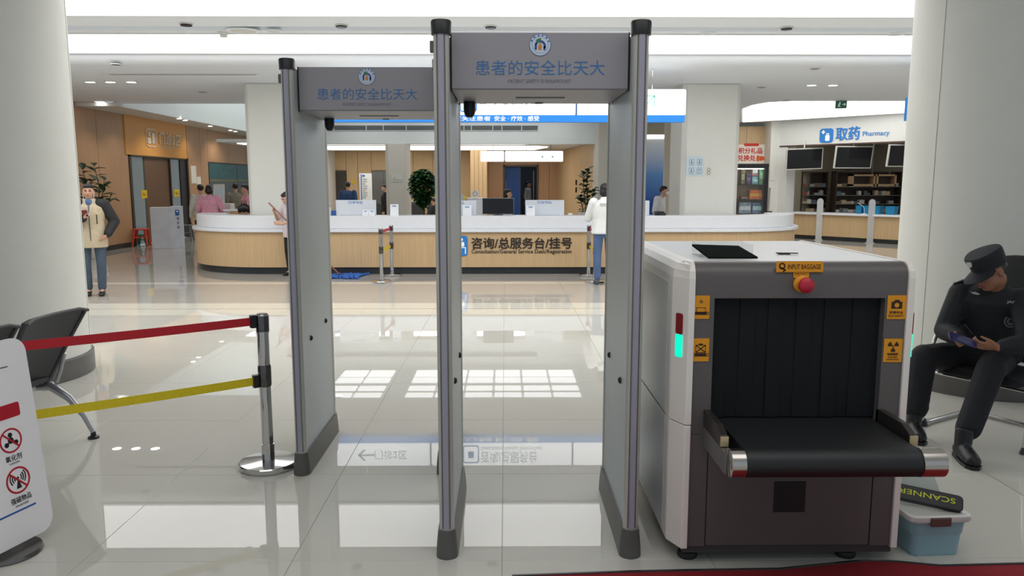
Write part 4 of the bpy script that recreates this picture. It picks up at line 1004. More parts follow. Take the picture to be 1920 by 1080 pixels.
# bench of joined chairs seen from behind, along the left column
MESHB = mt('chair_back_grey', (62, 62, 66), 0.55, var=0.06, scale=200)
MESHE = mt('chair_edge_grey', (84, 82, 84), 0.5)
SILV = mt('cast_aluminium', (176, 176, 180), 0.3, 0.7)
bn = thing('waiting_bench', 'row of joined dark grey waiting chairs with silver legs, backs turned', 'bench', (-2.95, 4.4, 0))
bdir = V((0.125, 0.992, 0)); bout = V((0.992, -0.125, 0))     # along the row, and towards the chair backs
BO = V((-2.755, 5.02, 0))                                     # top far corner of the far back
def bp(s, o, z): return BO - bdir*s + bout*o + V((0, 0, z))
for k in range(3):
    s0 = k*0.60
    rr = []
    prof = [(-0.255, 0.37), (-0.235, 0.42), (-0.20, 0.50), (-0.135, 0.63), (-0.06, 0.76), (-0.005, 0.855), (0.004, 0.868)]
    for i, (o_, z) in enumerate(prof):
        f = i/(len(prof)-1); ins = 0.10*(1-f)**1.6
        row = []
        for j in range(9):
            u = j/8; s = s0+ins+(0.545-2*ins)*u; bow = -0.03*math.sin(math.pi*u)
            row.append((s, o_+bow, z+ (0.0 if 0 < j < 8 or i < 6 else -0.02)))
        rr.append(row)
    b = MB(); g = [[[b.b.verts.new(bp(s, o_+t, z)) for (s, o_, z) in row] for row in rr] for t in (0.0, -0.028)]
    nI, nJ = len(rr), 9
    for i in range(nI-1):
        for j in range(nJ-1):
            b.b.faces.new([g[0][i][j], g[0][i][j+1], g[0][i+1][j+1], g[0][i+1][j]])
            b.b.faces.new([g[1][i][j], g[1][i+1][j], g[1][i+1][j+1], g[1][i][j+1]])
    for i in range(nI-1):
        for j in (0, nJ-1): b.b.faces.new([g[0][i][j], g[0][i+1][j], g[1][i+1][j], g[1][i][j]])
    for i in (0, nI-1):
        for j in range(nJ-1): b.b.faces.new([g[0][i][j], g[0][i][j+1], g[1][i][j+1], g[1][i][j]])
    bk = b.build('backrest', MESHB, bn, smooth=True)
    MB().tube([tuple(bp(s, o_+0.004, z)) for s, o_, z in [r[0] for r in rr] + rr[-1] + [r[-1] for r in rr][::-1]], 0.010, 8).build('rim', MESHE, bk, smooth=True)
    MB().loft([bp(s0+0.27, -0.24, 0.40), bp(s0+0.27, -0.45, 0.415), bp(s0+0.27, -0.66, 0.43), bp(s0+0.27, -0.70, 0.41)], [(0.22, 0.02), (0.255, 0.02), (0.25, 0.02), (0.22, 0.012)], tuple(bdir), 16).build('seat', MESHB, bn, smooth=True)
    for e in (0.0, 0.545):
        MB().tube([tuple(bp(s0+e*0.86+0.035, o_, z)) for o_, z in ((-0.235, 0.36), (-0.20, 0.44), (-0.16, 0.56))], 0.014, 8).build('back_strut', SILV, bn, smooth=True)
MB().loft([bp(-0.0, -0.36, 0.345), bp(1.75, -0.36, 0.345)], [(0.045, 0.03)]*2, (1, 0, 0), 8).build('beam', SILV, bn)
for s in (0.08, 1.66):
    MB().loft([bp(s, -0.36, 0.34), bp(s, -0.24, 0.345), bp(s, -0.12, 0.27), bp(s, -0.02, 0.15), bp(s, 0.035, 0.04)], [(0.03, 0.03), (0.028, 0.032), (0.022, 0.026), (0.018, 0.02), (0.016, 0.016)], tuple(bdir), 10).build('leg', SILV, bn, smooth=True)
    MB().loft([bp(s, -0.36, 0.34), bp(s, -0.48, 0.335), bp(s, -0.60, 0.25), bp(s, -0.70, 0.12), bp(s, -0.73, 0.04)], [(0.03, 0.03), (0.028, 0.032), (0.022, 0.026), (0.018, 0.02), (0.016, 0.016)], tuple(bdir), 10).build('leg', SILV, bn, smooth=True)
    for o_ in (0.035, -0.73):
        q = bp(s, o_, 0); MB().lathe([(0.0, 0.0), (0.036, 0.0), (0.034, 0.012), (0.018, 0.018), (0.015, 0.045), (0.0, 0.045)], 16, q).build('foot_pad', BLACK, bn, smooth=True)

# ================================================================== FOREGROUND RIGHT: mat, bin, hand detector
edge = [F(x, y) for x, y in ((960, 1079), (1180, 1071), (1274, 1069), (1461, 1066), (1560, 1056), (1622, 1050), (1684, 1053), (1761, 1060), (1800, 1059), (1920, 1056), (2100, 1052))]
mat_ = thing('floor_mat', 'red floor mat with black rubber edge along the bottom of the photo', 'floor mat', (1.2, 2.6, 0))
MATR = mt('mat_red', (138, 20, 30), 0.95, var=0.18, scale=180, bump=0.3)
b = MB(); b.prism([(p.x, p.y-0.02) for p in edge[::-1]] + [(edge[0].x, 2.0), (edge[-1].x, 2.0)], 0.0005, 0.008); b.build('pile', MATR, mat_)
b = MB(); b.rings([[(p.x, p.y-0.028, 0.0005), (p.x, p.y, 0.0005), (p.x, p.y-0.004, 0.007), (p.x, p.y-0.024, 0.012)] for p in edge]); b.build('rubber_edge', BLACK, mat_, smooth=True)
# storage box
TURQ = mt('storage_box_blue', (150, 186, 196), 0.35, var=0.02)
LIDW = mt('storage_lid_white', (214, 212, 206), 0.4)
bxp = V((1.945, 3.42, 0)); bro = M.Translation(bxp) @ M.Rotation(R(3), 4, 'Z')
sb = thing('storage_box', 'pale blue plastic storage box with white lid beside the scanner', 'storage box', tuple(bxp), R(3))
b = MB(bro); rr = []
for w, dpt, z in ((0.215, 0.29, 0.0), (0.225, 0.30, 0.01), (0.238, 0.315, 0.10), (0.240, 0.317, 0.105), (0.246, 0.32, 0.108), (0.256, 0.335, 0.175)):
    rr.append([(x, y, z) for x, y in rrect(w, dpt, 0.03, 4)])
b.rings(rr).build('tub', TURQ, sb, smooth=True)
b = MB(bro); rr = [[(x, y, z) for x, y in rrect(w, dpt, 0.035, 4)] for w, dpt, z in ((0.285, 0.36, 0.172), (0.292, 0.367, 0.178), (0.29, 0.365, 0.198), (0.27, 0.345, 0.204), (0.25, 0.325, 0.198))]
ld = b.rings(rr).build('lid', LIDW, sb, smooth=True)
MB(bro).cbox((-0.012, -0.186, 0.178), (0.095, 0.012, 0.042)).build('clip', mt('clip_brown', (94, 66, 62), 0.4), sb, bevel=0.005)
MB(bro).cbox((-0.012, 0.186, 0.178), (0.095, 0.012, 0.042)).build('clip', mt('clip_brown', (94, 66, 62), 0.4), sb, bevel=0.005)
# clear folder leaning on it, and the hand-held detector
fp = [bro @ V(v) for v in ((-0.115, 0.10, 0.206), (0.10, -0.02, 0.206), (0.085, 0.03, 0.30), (-0.115, 0.15, 0.30))]
fo = MB().rings([[tuple(v) for v in fp], [tuple(v+V((0.004, 0.006, 0.0))) for v in fp]]).build('clear_folder', mt('folder_clear', (206, 214, 206), 0.3, alpha=0.75), None)
tag(fo, 'pale clear folder standing on the storage box lid', 'folder')
hd = thing('hand_detector', 'black hand-held metal detector with yellow SCANNER lettering on the storage box', 'hand detector', tuple(bro @ V((0, -0.05, 0.21))))
a_, b_ = bro @ V((-0.17, 0.0, 0.262)), bro @ V((0.125, -0.125, 0.228))
ax = (b_-a_).normalized(); HM = frame((a_+b_)/2, ax, V((0.1, 0.6, 0.75)))
BL_ = (b_-a_).length
MB(HM).prism(rrect(BL_, 0.075, 0.02, 4), -0.016, 0.016).build('paddle', mt('detector_black', (24, 24, 26), 0.45), hd, bevel=0.006)
MB(HM).loft([(-BL_/2+0.02, 0, 0), (-BL_/2-0.05, 0, 0), (-BL_/2-0.14, -0.005, -0.004)], [(0.016, 0.014), (0.014, 0.014), (0.016, 0.015)], (0, 1, 0), 12).build('grip', mt('detector_black', (24, 24, 26)), hd, smooth=True)
text('SCANNER', HM @ M.Translation((0.01, 0.004, 0.0165)) @ M.Rotation(math.pi, 4, 'Z'), 0.235, 0.024, mt('detector_yellow', (208, 214, 40), 0.5), hd, bold=0.012, depth=0.0006)

# ================================================================== GUARD'S CHAIR
gc = thing('visitor_chair', 'black visitor chair with chrome tube frame under the guard', 'chair', (3.3, 4.95, 0))
BLKF = mt('chair_fabric_black', (26, 27, 31), 0.75, var=0.1, scale=90)
fdir = V((-0.86, -0.51, 0)); ldir = V((-fdir.y, fdir.x, 0))      # facing; ldir = towards the far side of the picture
if ldir.y < 0: ldir = -ldir
CO = V((3.30, 5.00, 0))
def gp(f, l, z): return CO + fdir*f + ldir*l + V((0, 0, z))
for s in (-0.33, 0.33):
    MB().tube([tuple(gp(*q)) for q in ((0.26, s, 0.03), (0.275, s, 0.06), (0.24, s, 0.30), (0.20, s, 0.58), (0.17, s, 0.635), (0.10, s, 0.65), (-0.20, s, 0.63), (-0.27, s*0.96, 0.66), (-0.31, s*0.9, 0.95))], 0.014, 10).build('side_tube', CHROME, gc, smooth=True)
    MB().tube([tuple(gp(*q)) for q in ((0.25, s, 0.035), (0.18, s, 0.018), (-0.25, s, 0.018), (-0.31, s*0.93, 0.018))], 0.014, 10).build('floor_tube', CHROME, gc, smooth=True)
    MB().loft([gp(0.17, s, 0.655), gp(0.10, s, 0.672), (gp(-0.16, s, 0.655))], [(0.02, 0.012), (0.028, 0.016), (0.024, 0.012)], tuple(ldir), 12).build('arm_pad', BLACK, gc, smooth=True)
    q = gp(0.255, s, 0)
    MB().loft([q+V((0, 0, 0.001)), q+V((0, 0, 0.02)), q+V((0, 0, 0.05))], [(0.045, 0.03), (0.036, 0.026), (0.018, 0.018)], tuple(fdir), 12).build('foot_cap', BLACK, gc, smooth=True)
MB().tube([tuple(gp(-0.31, s, 0.018)) for s in (-0.307, 0.307)], 0.014, 10).build('rear_tube', CHROME, gc, smooth=True)
MB().tube([tuple(gp(0.10, s, 0.40)) for s in (-0.30, 0.30)], 0.011, 10).build('seat_tube', CHROME, gc, smooth=True)
MB().tube([tuple(gp(0.235, s, 0.385)) for s in (-0.32, 0.32)], 0.008, 8).build('seat_tube', CHROME, gc, smooth=True)
MB().loft([gp(0.25, 0, 0.40), gp(0.22, 0, 0.42), gp(0.0, 0, 0.42), gp(-0.22, 0, 0.41), gp(-0.25, 0, 0.40)], [(0.25, 0.01), (0.285, 0.035), (0.29, 0.04), (0.27, 0.035), (0.22, 0.01)], tuple(ldir), 20).build('seat', BLKF, gc, smooth=True)
MB().loft([gp(-0.25, 0, 0.46), gp(-0.28, 0, 0.6), gp(-0.30, 0, 0.85), gp(-0.335, 0, 1.08), gp(-0.35, 0, 1.17), gp(-0.352, 0, 1.18)], [(0.20, 0.015), (0.24, 0.028), (0.26, 0.03), (0.24, 0.028), (0.19, 0.02), (0.12, 0.008)], tuple(ldir), 20).build('backrest', BLKF, gc, smooth=True)

# ================================================================== THINGS ON AND BEHIND THE DESK
BOARDW = mt('white_board_print', (222, 227, 234), 0.4, var=0.015)
def desk_board(pa, pb, top, label, y=14.42, txt=True):
    a, b = U(pa, 403, y), U(pb, top, y)
    t = thing('counter_screen', label, 'counter screen', ((a.x+b.x)/2, y, 1.07), 0, 'white counter screens')
    MB().box(a.x, b.x, y, y+0.012, 1.075, b.z).build('panel', BOARDW, t, bevel=0.005)
    for x in (a.x+0.06, b.x-0.06): MB().box(x-0.025, x+0.025, y-0.03, y+0.05, 1.07, 1.085).build('foot', BOARDW, t)
    if txt:
        cx = (a.x+b.x)/2; f_ = frame((cx+0.03, y-0.001, b.z-0.045), (1, 0, 0), (0, 0, 1))
        text('取号站', f_, 0.19, 0.05, mt('board_blue_letter', (96, 140, 200), 0.5), t, bold=0.01, depth=0.002)
        ring_rrect(f_ @ M.Translation((-0.14, 0, 0)), 0.055, 0.05, 0.008, 0.008, mt('board_blue_letter', (96, 140, 200)), t, 'icon', 0.002)
    return t
desk_board(630, 705, 375, 'white counter screen left of the desk, with blue lettering')
desk_board(822, 893, 376, 'white counter screen left of the black monitor, half hidden by the gate', txt=True)
desk_board(985, 1058, 375, 'white counter screen right of the black monitor')
desk_board(1188, 1218, 376, 'white counter screen edge right of the front gate', txt=False)
def placard(pa, pb, top, label, y=14.3, z0=1.07):
    a, b = U(pa, 403, y), U(pb, top, y)
    t = thing('code_placard', label, 'placard', ((a.x+b.x)/2, y, z0), 0, 'small placards on the desk')
    MB().cbox(((a.x+b.x)/2, y, (z0+b.z)/2), (b.x-a.x, 0.006, b.z-z0), M.Rotation(R(-8), 3, 'X')).build('card', mt('placard_white', (240, 242, 246), 0.35), t)
    MB().box(a.x, b.x, y-0.02, y+0.05, z0, z0+0.006).build('foot', mt('placard_white', (240, 242, 246)), t)
    MB().cbox(((a.x+b.x)/2, y-0.008, b.z-0.03), ((b.x-a.x)*0.5, 0.002, 0.014), M.Rotation(R(-8), 3, 'X')).build('blue_heading', mt('board_blue_letter', (96, 140, 200)), t)
    MB().cbox(((a.x+b.x)/2, y-0.005, z0+0.03), ((b.x-a.x)*0.5, 0.002, 0.01), M.Rotation(R(-8), 3, 'X')).build('grey_line', mt('placard_line', (150, 156, 166), 0.5), t)
placard(732, 747, 383, 'small white placard standing alone left of the ficus')
placard(868, 884, 385, 'small white placard in front of the half hidden counter screen')
placard(987, 1003, 385, 'small white placard in front of the right counter screen')
placard(680, 691, 393, 'tiny white card at the foot of the left counter screen, left one')
placard(692, 703, 393, 'tiny white card at the foot of the left counter screen, right one')
# monitor seen from behind
a, b = U(905, 401, 14.5), U(963, 372, 14.5)
t = thing('desk_monitor', 'black computer monitor back on the service desk', 'monitor', ((a.x+b.x)/2, 14.5, 1.07))
MB().box(a.x, b.x, 14.5, 14.53, a.z, b.z).build('screen_back', SCREEN, t, bevel=0.004)
MB().box(a.x-0.004, b.x+0.006, 14.53, 14.54, a.z-0.004, b.z+0.006).build('bezel', mt('bezel_silver', (190, 192, 196), 0.3, 0.5), t)
MB().box((a.x+b.x)/2-0.09, (a.x+b.x)/2+0.09, 14.47, 14.62, 1.07, 1.082).build('stand', BLACK, t)
MB().box((a.x+b.x)/2-0.02, (a.x+b.x)/2+0.02, 14.54, 14.56, 1.075, b.z-0.05).build('neck', BLACK, t)
# back cabinet with small items
a, b = U(876, 403, 16.3), U(905, 373, 16.3)
t = thing('back_cabinet', 'white low cabinet behind the desk left of the black monitor', 'cabinet', ((a.x+b.x)/2, 16.5, 0))
MB().box(a.x, b.x, 16.3, 16.8, 0.05, b.z).build('body', SOLIDWHITE, t); MB().box(a.x-0.01, b.x+0.01, 16.28, 16.82, b.z, b.z+0.02).build('top', SOLIDWHITE, t)
MB().box(a.x+0.02, b.x-0.02, 16.285, 16.3, 0.1, b.z-0.03).build('door', SOLIDWHITE, t)
zt_ = b.z+0.02; q = U(891, 364, 16.45)
t = thing('white_clock', 'small white hexagonal clock on the back cabinet', 'clock', (q.x, 16.45, zt_))
MB(frame((q.x, 16.45, zt_+0.085), (1, 0, 0), (0, 0, 1))).prism(circ(0.085, 6, 0, 0, 90, 450), -0.02, 0.02).build('case', WHITE, t, bevel=0.006)
annulus(frame((q.x, 16.429, zt_+0.085), (1, 0, 0), (0, 0, 1)), 0.038, 0.046, DARKGREY, t, 'dial_ring', 0.002, 20)
for k, (px, col, nm) in enumerate(((865, (196, 202, 214), 'grey binder'), (871.5, (226, 204, 96), 'pale yellow book'))):
    w = 0.075 if k == 0 else 0.07; q = U(px, 370, 16.4); 
    t = tag(MB().box(q.x-w/2, q.x+w/2, 16.35, 16.55, 0.0 if False else 1.10, q.z+(0.06 if k == 0 else 0.03)).build('binder', mt('binder%d' % k, col, 0.5), None, bevel=0.004), f'{nm} standing left of the white clock', 'binder')
t = thing('side_shelf', 'white side shelf carrying the binders behind the desk', 'shelf', (U(866, 390, 16.45).x, 16.45, 0))
q0, q1 = U(855, 390, 16.3).x, U(875.5, 390, 16.3).x
MB().box(q0, q1, 16.3, 16.8, 1.07, 1.10).build('top', SOLIDWHITE, t); MB().box(q0, q1, 16.35, 16.75, 0.0, 1.07).build('body', SOLIDWHITE, t)
# small items on the desk
p = U(617, 400, 14.4)
t = thing('pump_bottle', 'white pump bottle on the desk beside the rear gate', 'bottle', (p.x, 14.4, 1.07))
MB().lathe([(0.0, 0.0), (0.04, 0.0), (0.042, 0.02), (0.042, 0.13), (0.014, 0.155), (0.014, 0.18), (0.0, 0.18)], 18, (p.x, 14.4, 1.07)).build('bottle', WHITE, t, smooth=True)
MB().tube([(p.x, 14.4, 1.25), (p.x, 14.4, 1.30), (p.x+0.04, 14.38, 1.30)], 0.008, 8).build('pump', WHITE, t)
p = U(626, 402, 14.42); tag(MB().cbox((p.x, 14.42, 1.115), (0.075, 0.08, 0.09)).build('blue_box', mt('box_blue', (40, 86, 160), 0.5), None, bevel=0.006), 'small blue box right of the pump bottle', 'box')
p = U(1069, 400, 14.4); tag(MB().cbox((p.x, 14.4, 1.09), (0.085, 0.09, 0.04)).build('white_box', WHITE, None, bevel=0.01), 'small white box right of the right counter screen', 'box')
p = U(1237, 400, 14.45)
t = thing('card_reader', 'black card reader on the desk right of the front gate', 'card reader', (p.x, 14.45, 1.07))
MB().cbox((p.x, 14.45, 1.10), (0.20, 0.16, 0.05), M.Rotation(R(12), 3, 'X')).build('body', BLACK, t, bevel=0.01)
MB().cbox((p.x, 14.43, 1.13), (0.13, 0.08, 0.012), M.Rotation(R(12), 3, 'X')).build('screen', SCREEN, t)
# things at the left end behind the desk
tq = thing('tablet_kiosk', 'white self-service kiosk with tilted screen left of the white column', 'kiosk', (U(410, 380, 19).x, 19.0, 0))
a = U(404, 348, 19.0); b = U(413, 383, 19.0)
KM = frame(((a.x+b.x)/2+0.02, 19.0, (a.z+b.z)/2), (0.95, -0.1, -0.0), (-0.24, 0.1, 1))
MB(KM).prism(rrect(0.28, 0.52, 0.02), -0.03, 0.0).build('screen_frame', WHITE, tq, bevel=0.004)
MB(KM).prism(rrect(0.20, 0.36, 0.005), 0.0, 0.004).build('screen', mt('kiosk_screen', (170, 190, 196), 0.2, emit=0.15), tq)
a, b = U(412, 396, 18.9), U(432, 382, 18.9)
MB().box(a.x, b.x, 18.9, 19.2, 0, b.z).build('pedestal', WHITE, tq, bevel=0.01)
shape(frame(tuple(U(418, 388, 18.89)), (1, 0, 0), (0, 0, 1)), rrect(0.06, 0.10, 0.01), mt('kiosk_blue', (50, 84, 150), 0.5), tq, 'blue_logo', 0.004)
t = thing('side_table', 'small oak topped side counter behind the left end of the desk', 'counter', (U(436, 398, 16.2).x, 16.2, 0))
a, b = U(418, 398, 16.2), U(450, 393, 16.2)
MB().box(a.x, b.x, 16.2, 16.7, b.z-0.03, b.z).build('top', SOLIDWHITE, t); MB().box(a.x+0.14, b.x, 16.22, 16.68, 0, b.z-0.03).build('body', OAKDARK, t)
p = U(458, 397, 15.4)
t = thing('handbag', 'black handbag on the desk left of the white column', 'bag', (p.x, 15.4, 1.05))
MB().loft([(p.x-0.10, 15.4, 1.08), (p.x-0.09, 15.4, 1.15), (p.x, 15.4, 1.18), (p.x+0.09, 15.4, 1.15), (p.x+0.10, 15.4, 1.08)], [(0.01, 0.02), (0.06, 0.07), (0.07, 0.10), (0.06, 0.07), (0.01, 0.02)], (0, 1, 0), 12).build('body', BLACK, t, smooth=True)
MB().tube([(p.x-0.06, 15.4, 1.22), (p.x-0.04, 15.4, 1.31), (p.x+0.04, 15.4, 1.31), (p.x+0.06, 15.4, 1.22)], 0.008, 8).build('handle', BLACK, t)
# podium by the left doorway
PODW = mt('podium_white', (214, 218, 228), 0.45)
p = F(308, 466)
pm_ = M.Translation((p.x, p.y+0.2, 0)) @ M.Rotation(R(18), 4, 'Z')
t = thing('podium', 'white reception podium with blue emblem in front of the left doorway', 'podium', (p.x, p.y+0.2, 0), R(18))
MB(pm_).box(-0.34, 0.12, -0.22, 0.22, 0, 1.05).build('body', PODW, t, bevel=0.006)
MB(pm_).prism([(0.12, -0.22), (0.40, -0.10), (0.40, 0.22), (0.12, 0.22)], 0, 1.07).build('side_wing', PODW, t, bevel=0.004)
pn = V((0.28, 0.12, 0)).normalized(); fo_ = pm_ @ frame((0.27, -0.158, 0.0), (pn.x, pn.y, 0), (0, 0, 1))
shape(fo_ @ M.Translation((0.02, 0.91, 0)), rrect(0.10, 0.15, 0.03), mt('podium_blue', (50, 104, 166), 0.5), t, 'emblem_tile', 0.004)
shape(fo_ @ M.Translation((0.02, 0.91, 0.004)), circ(0.02, 12, 0, 0.03), WHITETEXT, t, 'emblem_head', 0.003)
for k, ch in enumerate('导诊台'): text(ch, fo_ @ M.Translation((0.03, 0.76-k*0.11, 0)), 0.06, 0.07, GREYTEXT, t, bold=0.02, depth=0.003)
# plastic stools
def stool(px, py, h, w, col, label, rot=0.2):
    p = F(px, py); m = M.Translation((p.x, p.y, 0)) @ M.Rotation(rot, 4, 'Z'); c = mt('stool_%d' % col[0], col, 0.4)
    t = thing('plastic_stool', label, 'stool', (p.x, p.y, 0), rot, 'plastic stools')
    MB(m).prism(rrect(w, w, 0.05), h-0.03, h).build('seat', c, t, bevel=0.01)
    for sx in (-1, 1):
        for sy in (-1, 1):
            MB(m).loft([(sx*(w/2-0.05), sy*(w/2-0.05), h-0.03), (sx*(w/2+0.005), sy*(w/2+0.005), 0.0)], [(0.04, 0.018), (0.022, 0.014)], (1, 0, 0), 8).build('leg', c, t)
    MB(m).box(-w/2+0.03, w/2-0.03, -w/2+0.0, -w/2+0.012, h*0.5, h*0.58).build('brace', c, t)
stool(266, 462, 0.47, 0.36, (206, 74, 52), 'orange red plastic stool left of the white podium')
stool(268, 460.5, 0.30, 0.24, (40, 120, 84), 'small green stool standing under the orange stool')
stool(350, 452, 0.47, 0.34, (112, 116, 122), 'grey plastic stool right of the white podium')

# waiting benches and other things in the back room
for k, (pa, pb, y) in enumerate(((655, 712, 25.6), (700, 790, 24.6), (765, 860, 25.2))):
    a, b = U(pa, 388, y), U(pb, 388, y)
    t = thing('row_bench', f'black waiting bench behind the desk, {("left", "middle", "right")[k]} of three', 'bench', ((a.x+b.x)/2, y, 0), 0, 'black benches of the back room')
    n = max(2, round((b.x-a.x)/0.55)); w = (b.x-a.x)/n
    for i in range(n):
        x = a.x+i*w
        m = M.Translation((x+w/2, y, 0)) @ M.Rotation(R(-14), 4, 'Z')
        MB(m).rings([[(-w*0.44, 0.0, 0.48), (w*0.44, 0.0, 0.48), (w*0.44, 0.03, 0.48), (-w*0.44, 0.03, 0.48)], [(-w*0.44, 0.16, 0.99), (w*0.44, 0.16, 0.99), (w*0.44, 0.19, 0.99), (-w*0.44, 0.19, 0.99)]]).build('backrest', SOFTBLACK, t)
        MB(m).box(-w*0.44, w*0.44, -0.45, 0.02, 0.42, 0.46).build('seat', SOFTBLACK, t)
        MB(m).tube([(-w*0.47, 0.05, 0.66), (-w*0.47, -0.38, 0.66), (-w*0.47, -0.40, 0.42)], 0.014, 6).build('armrest', STEEL, t)
    MB().box(a.x, b.x, y-0.25, y-0.18, 0.36, 0.42).build('beam', STEEL, t)
    for x in (a.x+0.15, b.x-0.15): MB().loft([(x, y-0.2, 0.38), (x, y+0.1, 0.02)], [0.03, 0.02], None, 8).build('leg', STEEL, t); MB().loft([(x, y-0.2, 0.38), (x, y-0.45, 0.02)], [0.03, 0.02], None, 8).build('leg', STEEL, t)
a, b = U(675, 376, 26.0), U(697, 325, 26.0)
t = thing('poster_stand', 'tall white information board with blue edge line left of the lift doors', 'poster stand', ((a.x+b.x)/2, 26.0, 0))
MB().cbox(((a.x+b.x)/2, 26.0, (b.z+0.1)/2), (b.x-a.x, 0.05, b.z-0.1), M.Rotation(R(-6), 3, 'Z')).build('board', mt('poster_white', (226, 226, 224), 0.5), t)
MB().box(a.x+0.05, a.x+0.075, 25.955, 25.968, 0.3, b.z-0.03).build('blue_line', mt('print_blue', (34, 96, 176)), t)
MB().box(a.x-0.02, b.x+0.02, 25.85, 26.2, 0, 0.04).build('base', WHITE, t)
for k in range(9): MB().box(a.x+0.12, a.x+(0.20 if k % 3 == 2 else 0.26), 25.956, 25.966, b.z-0.20-k*0.075, b.z-0.175-k*0.075).build('text_line', mt('poster_text', (168, 170, 176), 0.6), t)
MB().box(a.x+0.10, a.x+0.19, 25.956, 25.966, b.z-0.10, b.z-0.05).build('logo', mt('poster_logo', (60, 100, 170), 0.5), t)
a, b = U(735, 341, 21.23), U(754, 327, 21.23)
t = tag(MB().box(a.x, b.x, 21.225, 21.238, a.z, b.z).build('column_plate', mt('plate_grey', (206, 206, 198), 0.35), None, bevel=0.003), 'small pale plate on the greyish column beside the ficus', 'notice')
MB().box(a.x+0.02, b.x-0.02, 21.220, 21.226, a.z+0.05, a.z+0.06).build('text_line', GREYTEXT, t); MB().box(a.x+0.06, a.x+0.09, 21.220, 21.226, a.z+0.09, a.z+0.12).build('emblem', GREYTEXT, t)
a, b = U(770, 385, 26.5), U(787, 358, 26.5)
t = thing('leaflet_rack', 'white leaflet rack with printed papers behind the ficus', 'rack', ((a.x+b.x)/2, 26.5, 0))
MB().box(a.x, b.x, 26.5, 26.75, 0, b.z).build('back', WHITE, t)
for k in range(4):
    z = b.z-0.16-k*0.17
    MB().box(a.x, b.x, 26.35, 26.5, z-0.02, z).build('shelf', WHITE, t)
    for i in range(3):
        x = a.x+0.03+i*0.09; MB().cbox((x+0.035, 26.44, z+0.055), (0.07, 0.01, 0.11), M.Rotation(R(-12), 3, 'X')).build('leaflet', mt('leaflet_%d' % ((k+i) % 3), ((60, 110, 150), (190, 150, 90), (70, 80, 90))[(k+i) % 3], 0.5), t)
for k, (px, py) in enumerate(((1069, 342), (1069, 356))):
    wx, wy = U(px, py, 24.4), None
    f_ = A + tdir*((28.0-24.4)/abs(tdir.y))
    o = MB(frame((f_+nrm*0.031)+V((0, 0, U(px, py, 24.4).z)), tdir, (0, 0, 1))).prism(rrect(0.12, 0.16, 0.02), 0, 0.03).build('wall_device', BLACK, None)
    tag(o, f'small black wall device on the right oak wall, {"upper" if k == 0 else "lower"} one', 'wall device', 'wall devices')
# yellow notice beside the dark door
p = U(662, 341, 27.98); tag(MB().box(p.x-0.06, p.x+0.06, 27.98, 27.99, p.z-0.06, p.z+0.05).build('yellow_sticker', YEL, None), 'small yellow sticker right of the dark door', 'notice')

# ================================================================== RIGHT SIDE: notices, poster, cabinet, pharmacy goods
yq = 14.766
a, b = U(1286, 330, yq), U(1320, 293, yq)
t = thing('info_notice', 'pale blue notice with four symbols on the cream column', 'notice', ((a.x+b.x)/2, yq, a.z))
MB().box(a.x, b.x, yq-0.008, yq, a.z, b.z).build('plate', mt('notice_pale_blue', (206, 220, 228), 0.4), t, bevel=0.002)
NB = mt('notice_blue', (110, 140, 170), 0.5)
for i in range(2):
    for j in range(2):
        cx, cz = a.x+0.10+i*0.15, b.z-0.10-j*0.165
        f_ = frame((cx, yq-0.0085, cz), (1, 0, 0), (0, 0, 1))
        ring_rrect(f_, 0.095, 0.095, 0.01, 0.007, NB, t, 'symbol_frame', 0.002)
        if i == 1 and j == 1:
            for q in (0.018, 0.034): annulus(f_ @ M.Translation((0, -0.02, 0)), q, q+0.009, NB, t, 'wifi_arc', 0.002, 8, 0, 0, 45, 135)
            shape(f_, circ(0.007, 10, 0, -0.02), NB, t, 'wifi_dot', 0.002)
        else:
            shape(f_, circ(0.011, 10, 0.0, 0.02), NB, t, 'symbol_head', 0.002); shape(f_, [(-0.02, -0.03), (0.016, -0.03), (0.012, 0.006), (-0.008, 0.006)], NB, t, 'symbol_body', 0.002)
        shape(f_, rrect(0.09, 0.014, 0.003, 2, 0, -0.067), mt('notice_text', (160, 176, 190), 0.5), t, 'caption_bar', 0.0015)
a, b = U(1323, 330, yq), U(1334, 313, yq)
t = tag(MB().box(a.x, b.x, yq-0.006, yq, a.z, b.z).build('no_smoking_notice', mt('paper_cream', (222, 218, 208), 0.5), None), 'small pale notice with two round symbols beside the blue one', 'notice')
for z in (a.z+0.055, b.z-0.05): annulus(frame(((a.x+b.x)/2, yq-0.007, z), (1, 0, 0), (0, 0, 1)), 0.022, 0.034, mt('symbol_grey', (150, 146, 140), 0.5), t, 'round_symbol', 0.002, 18)
# gift poster
yp = 24.165
a, b = U(1380, 308, yp), U(1438, 271, yp)
t = thing('gift_poster', 'white poster with red gift exchange lettering above the display cabinet', 'poster', ((a.x+b.x)/2, yp, a.z))
MB().box(a.x, b.x, yp-0.015, yp, a.z, b.z).build('sheet', mt('poster_cream', (238, 230, 218), 0.5), t)
PR = mt('poster_red', (206, 44, 28), 0.5)
def pq(px, py, y=yp-0.017): p = U(px, py, y); return frame((p.x, y, p.z), (1, 0, 0), (0, 0, 1))
text('积分礼品', pq(1407, 282.5), wpx(44, yp), wpx(10.5, yp), PR, t, bold=0.03, depth=0.004)
text('兑换处', pq(1400, 296), wpx(33, yp), wpx(10.5, yp), PR, t, bold=0.03, depth=0.004)
MB(pq(1409, 271.5)).prism(rrect(0.46, 0.085, 0.04), 0, 0.008).build('red_pill', PR, t)
for k, (px, w) in enumerate(((1421, 0.09), (1427, 0.10), (1432, 0.07))): shape(pq(px, 297), rrect(w, 0.17-0.03*k, 0.02), mt('gift_orange', (226, 100, 40), 0.5), t, 'gift_picture', 0.004+0.001*k)
yk = 20.6
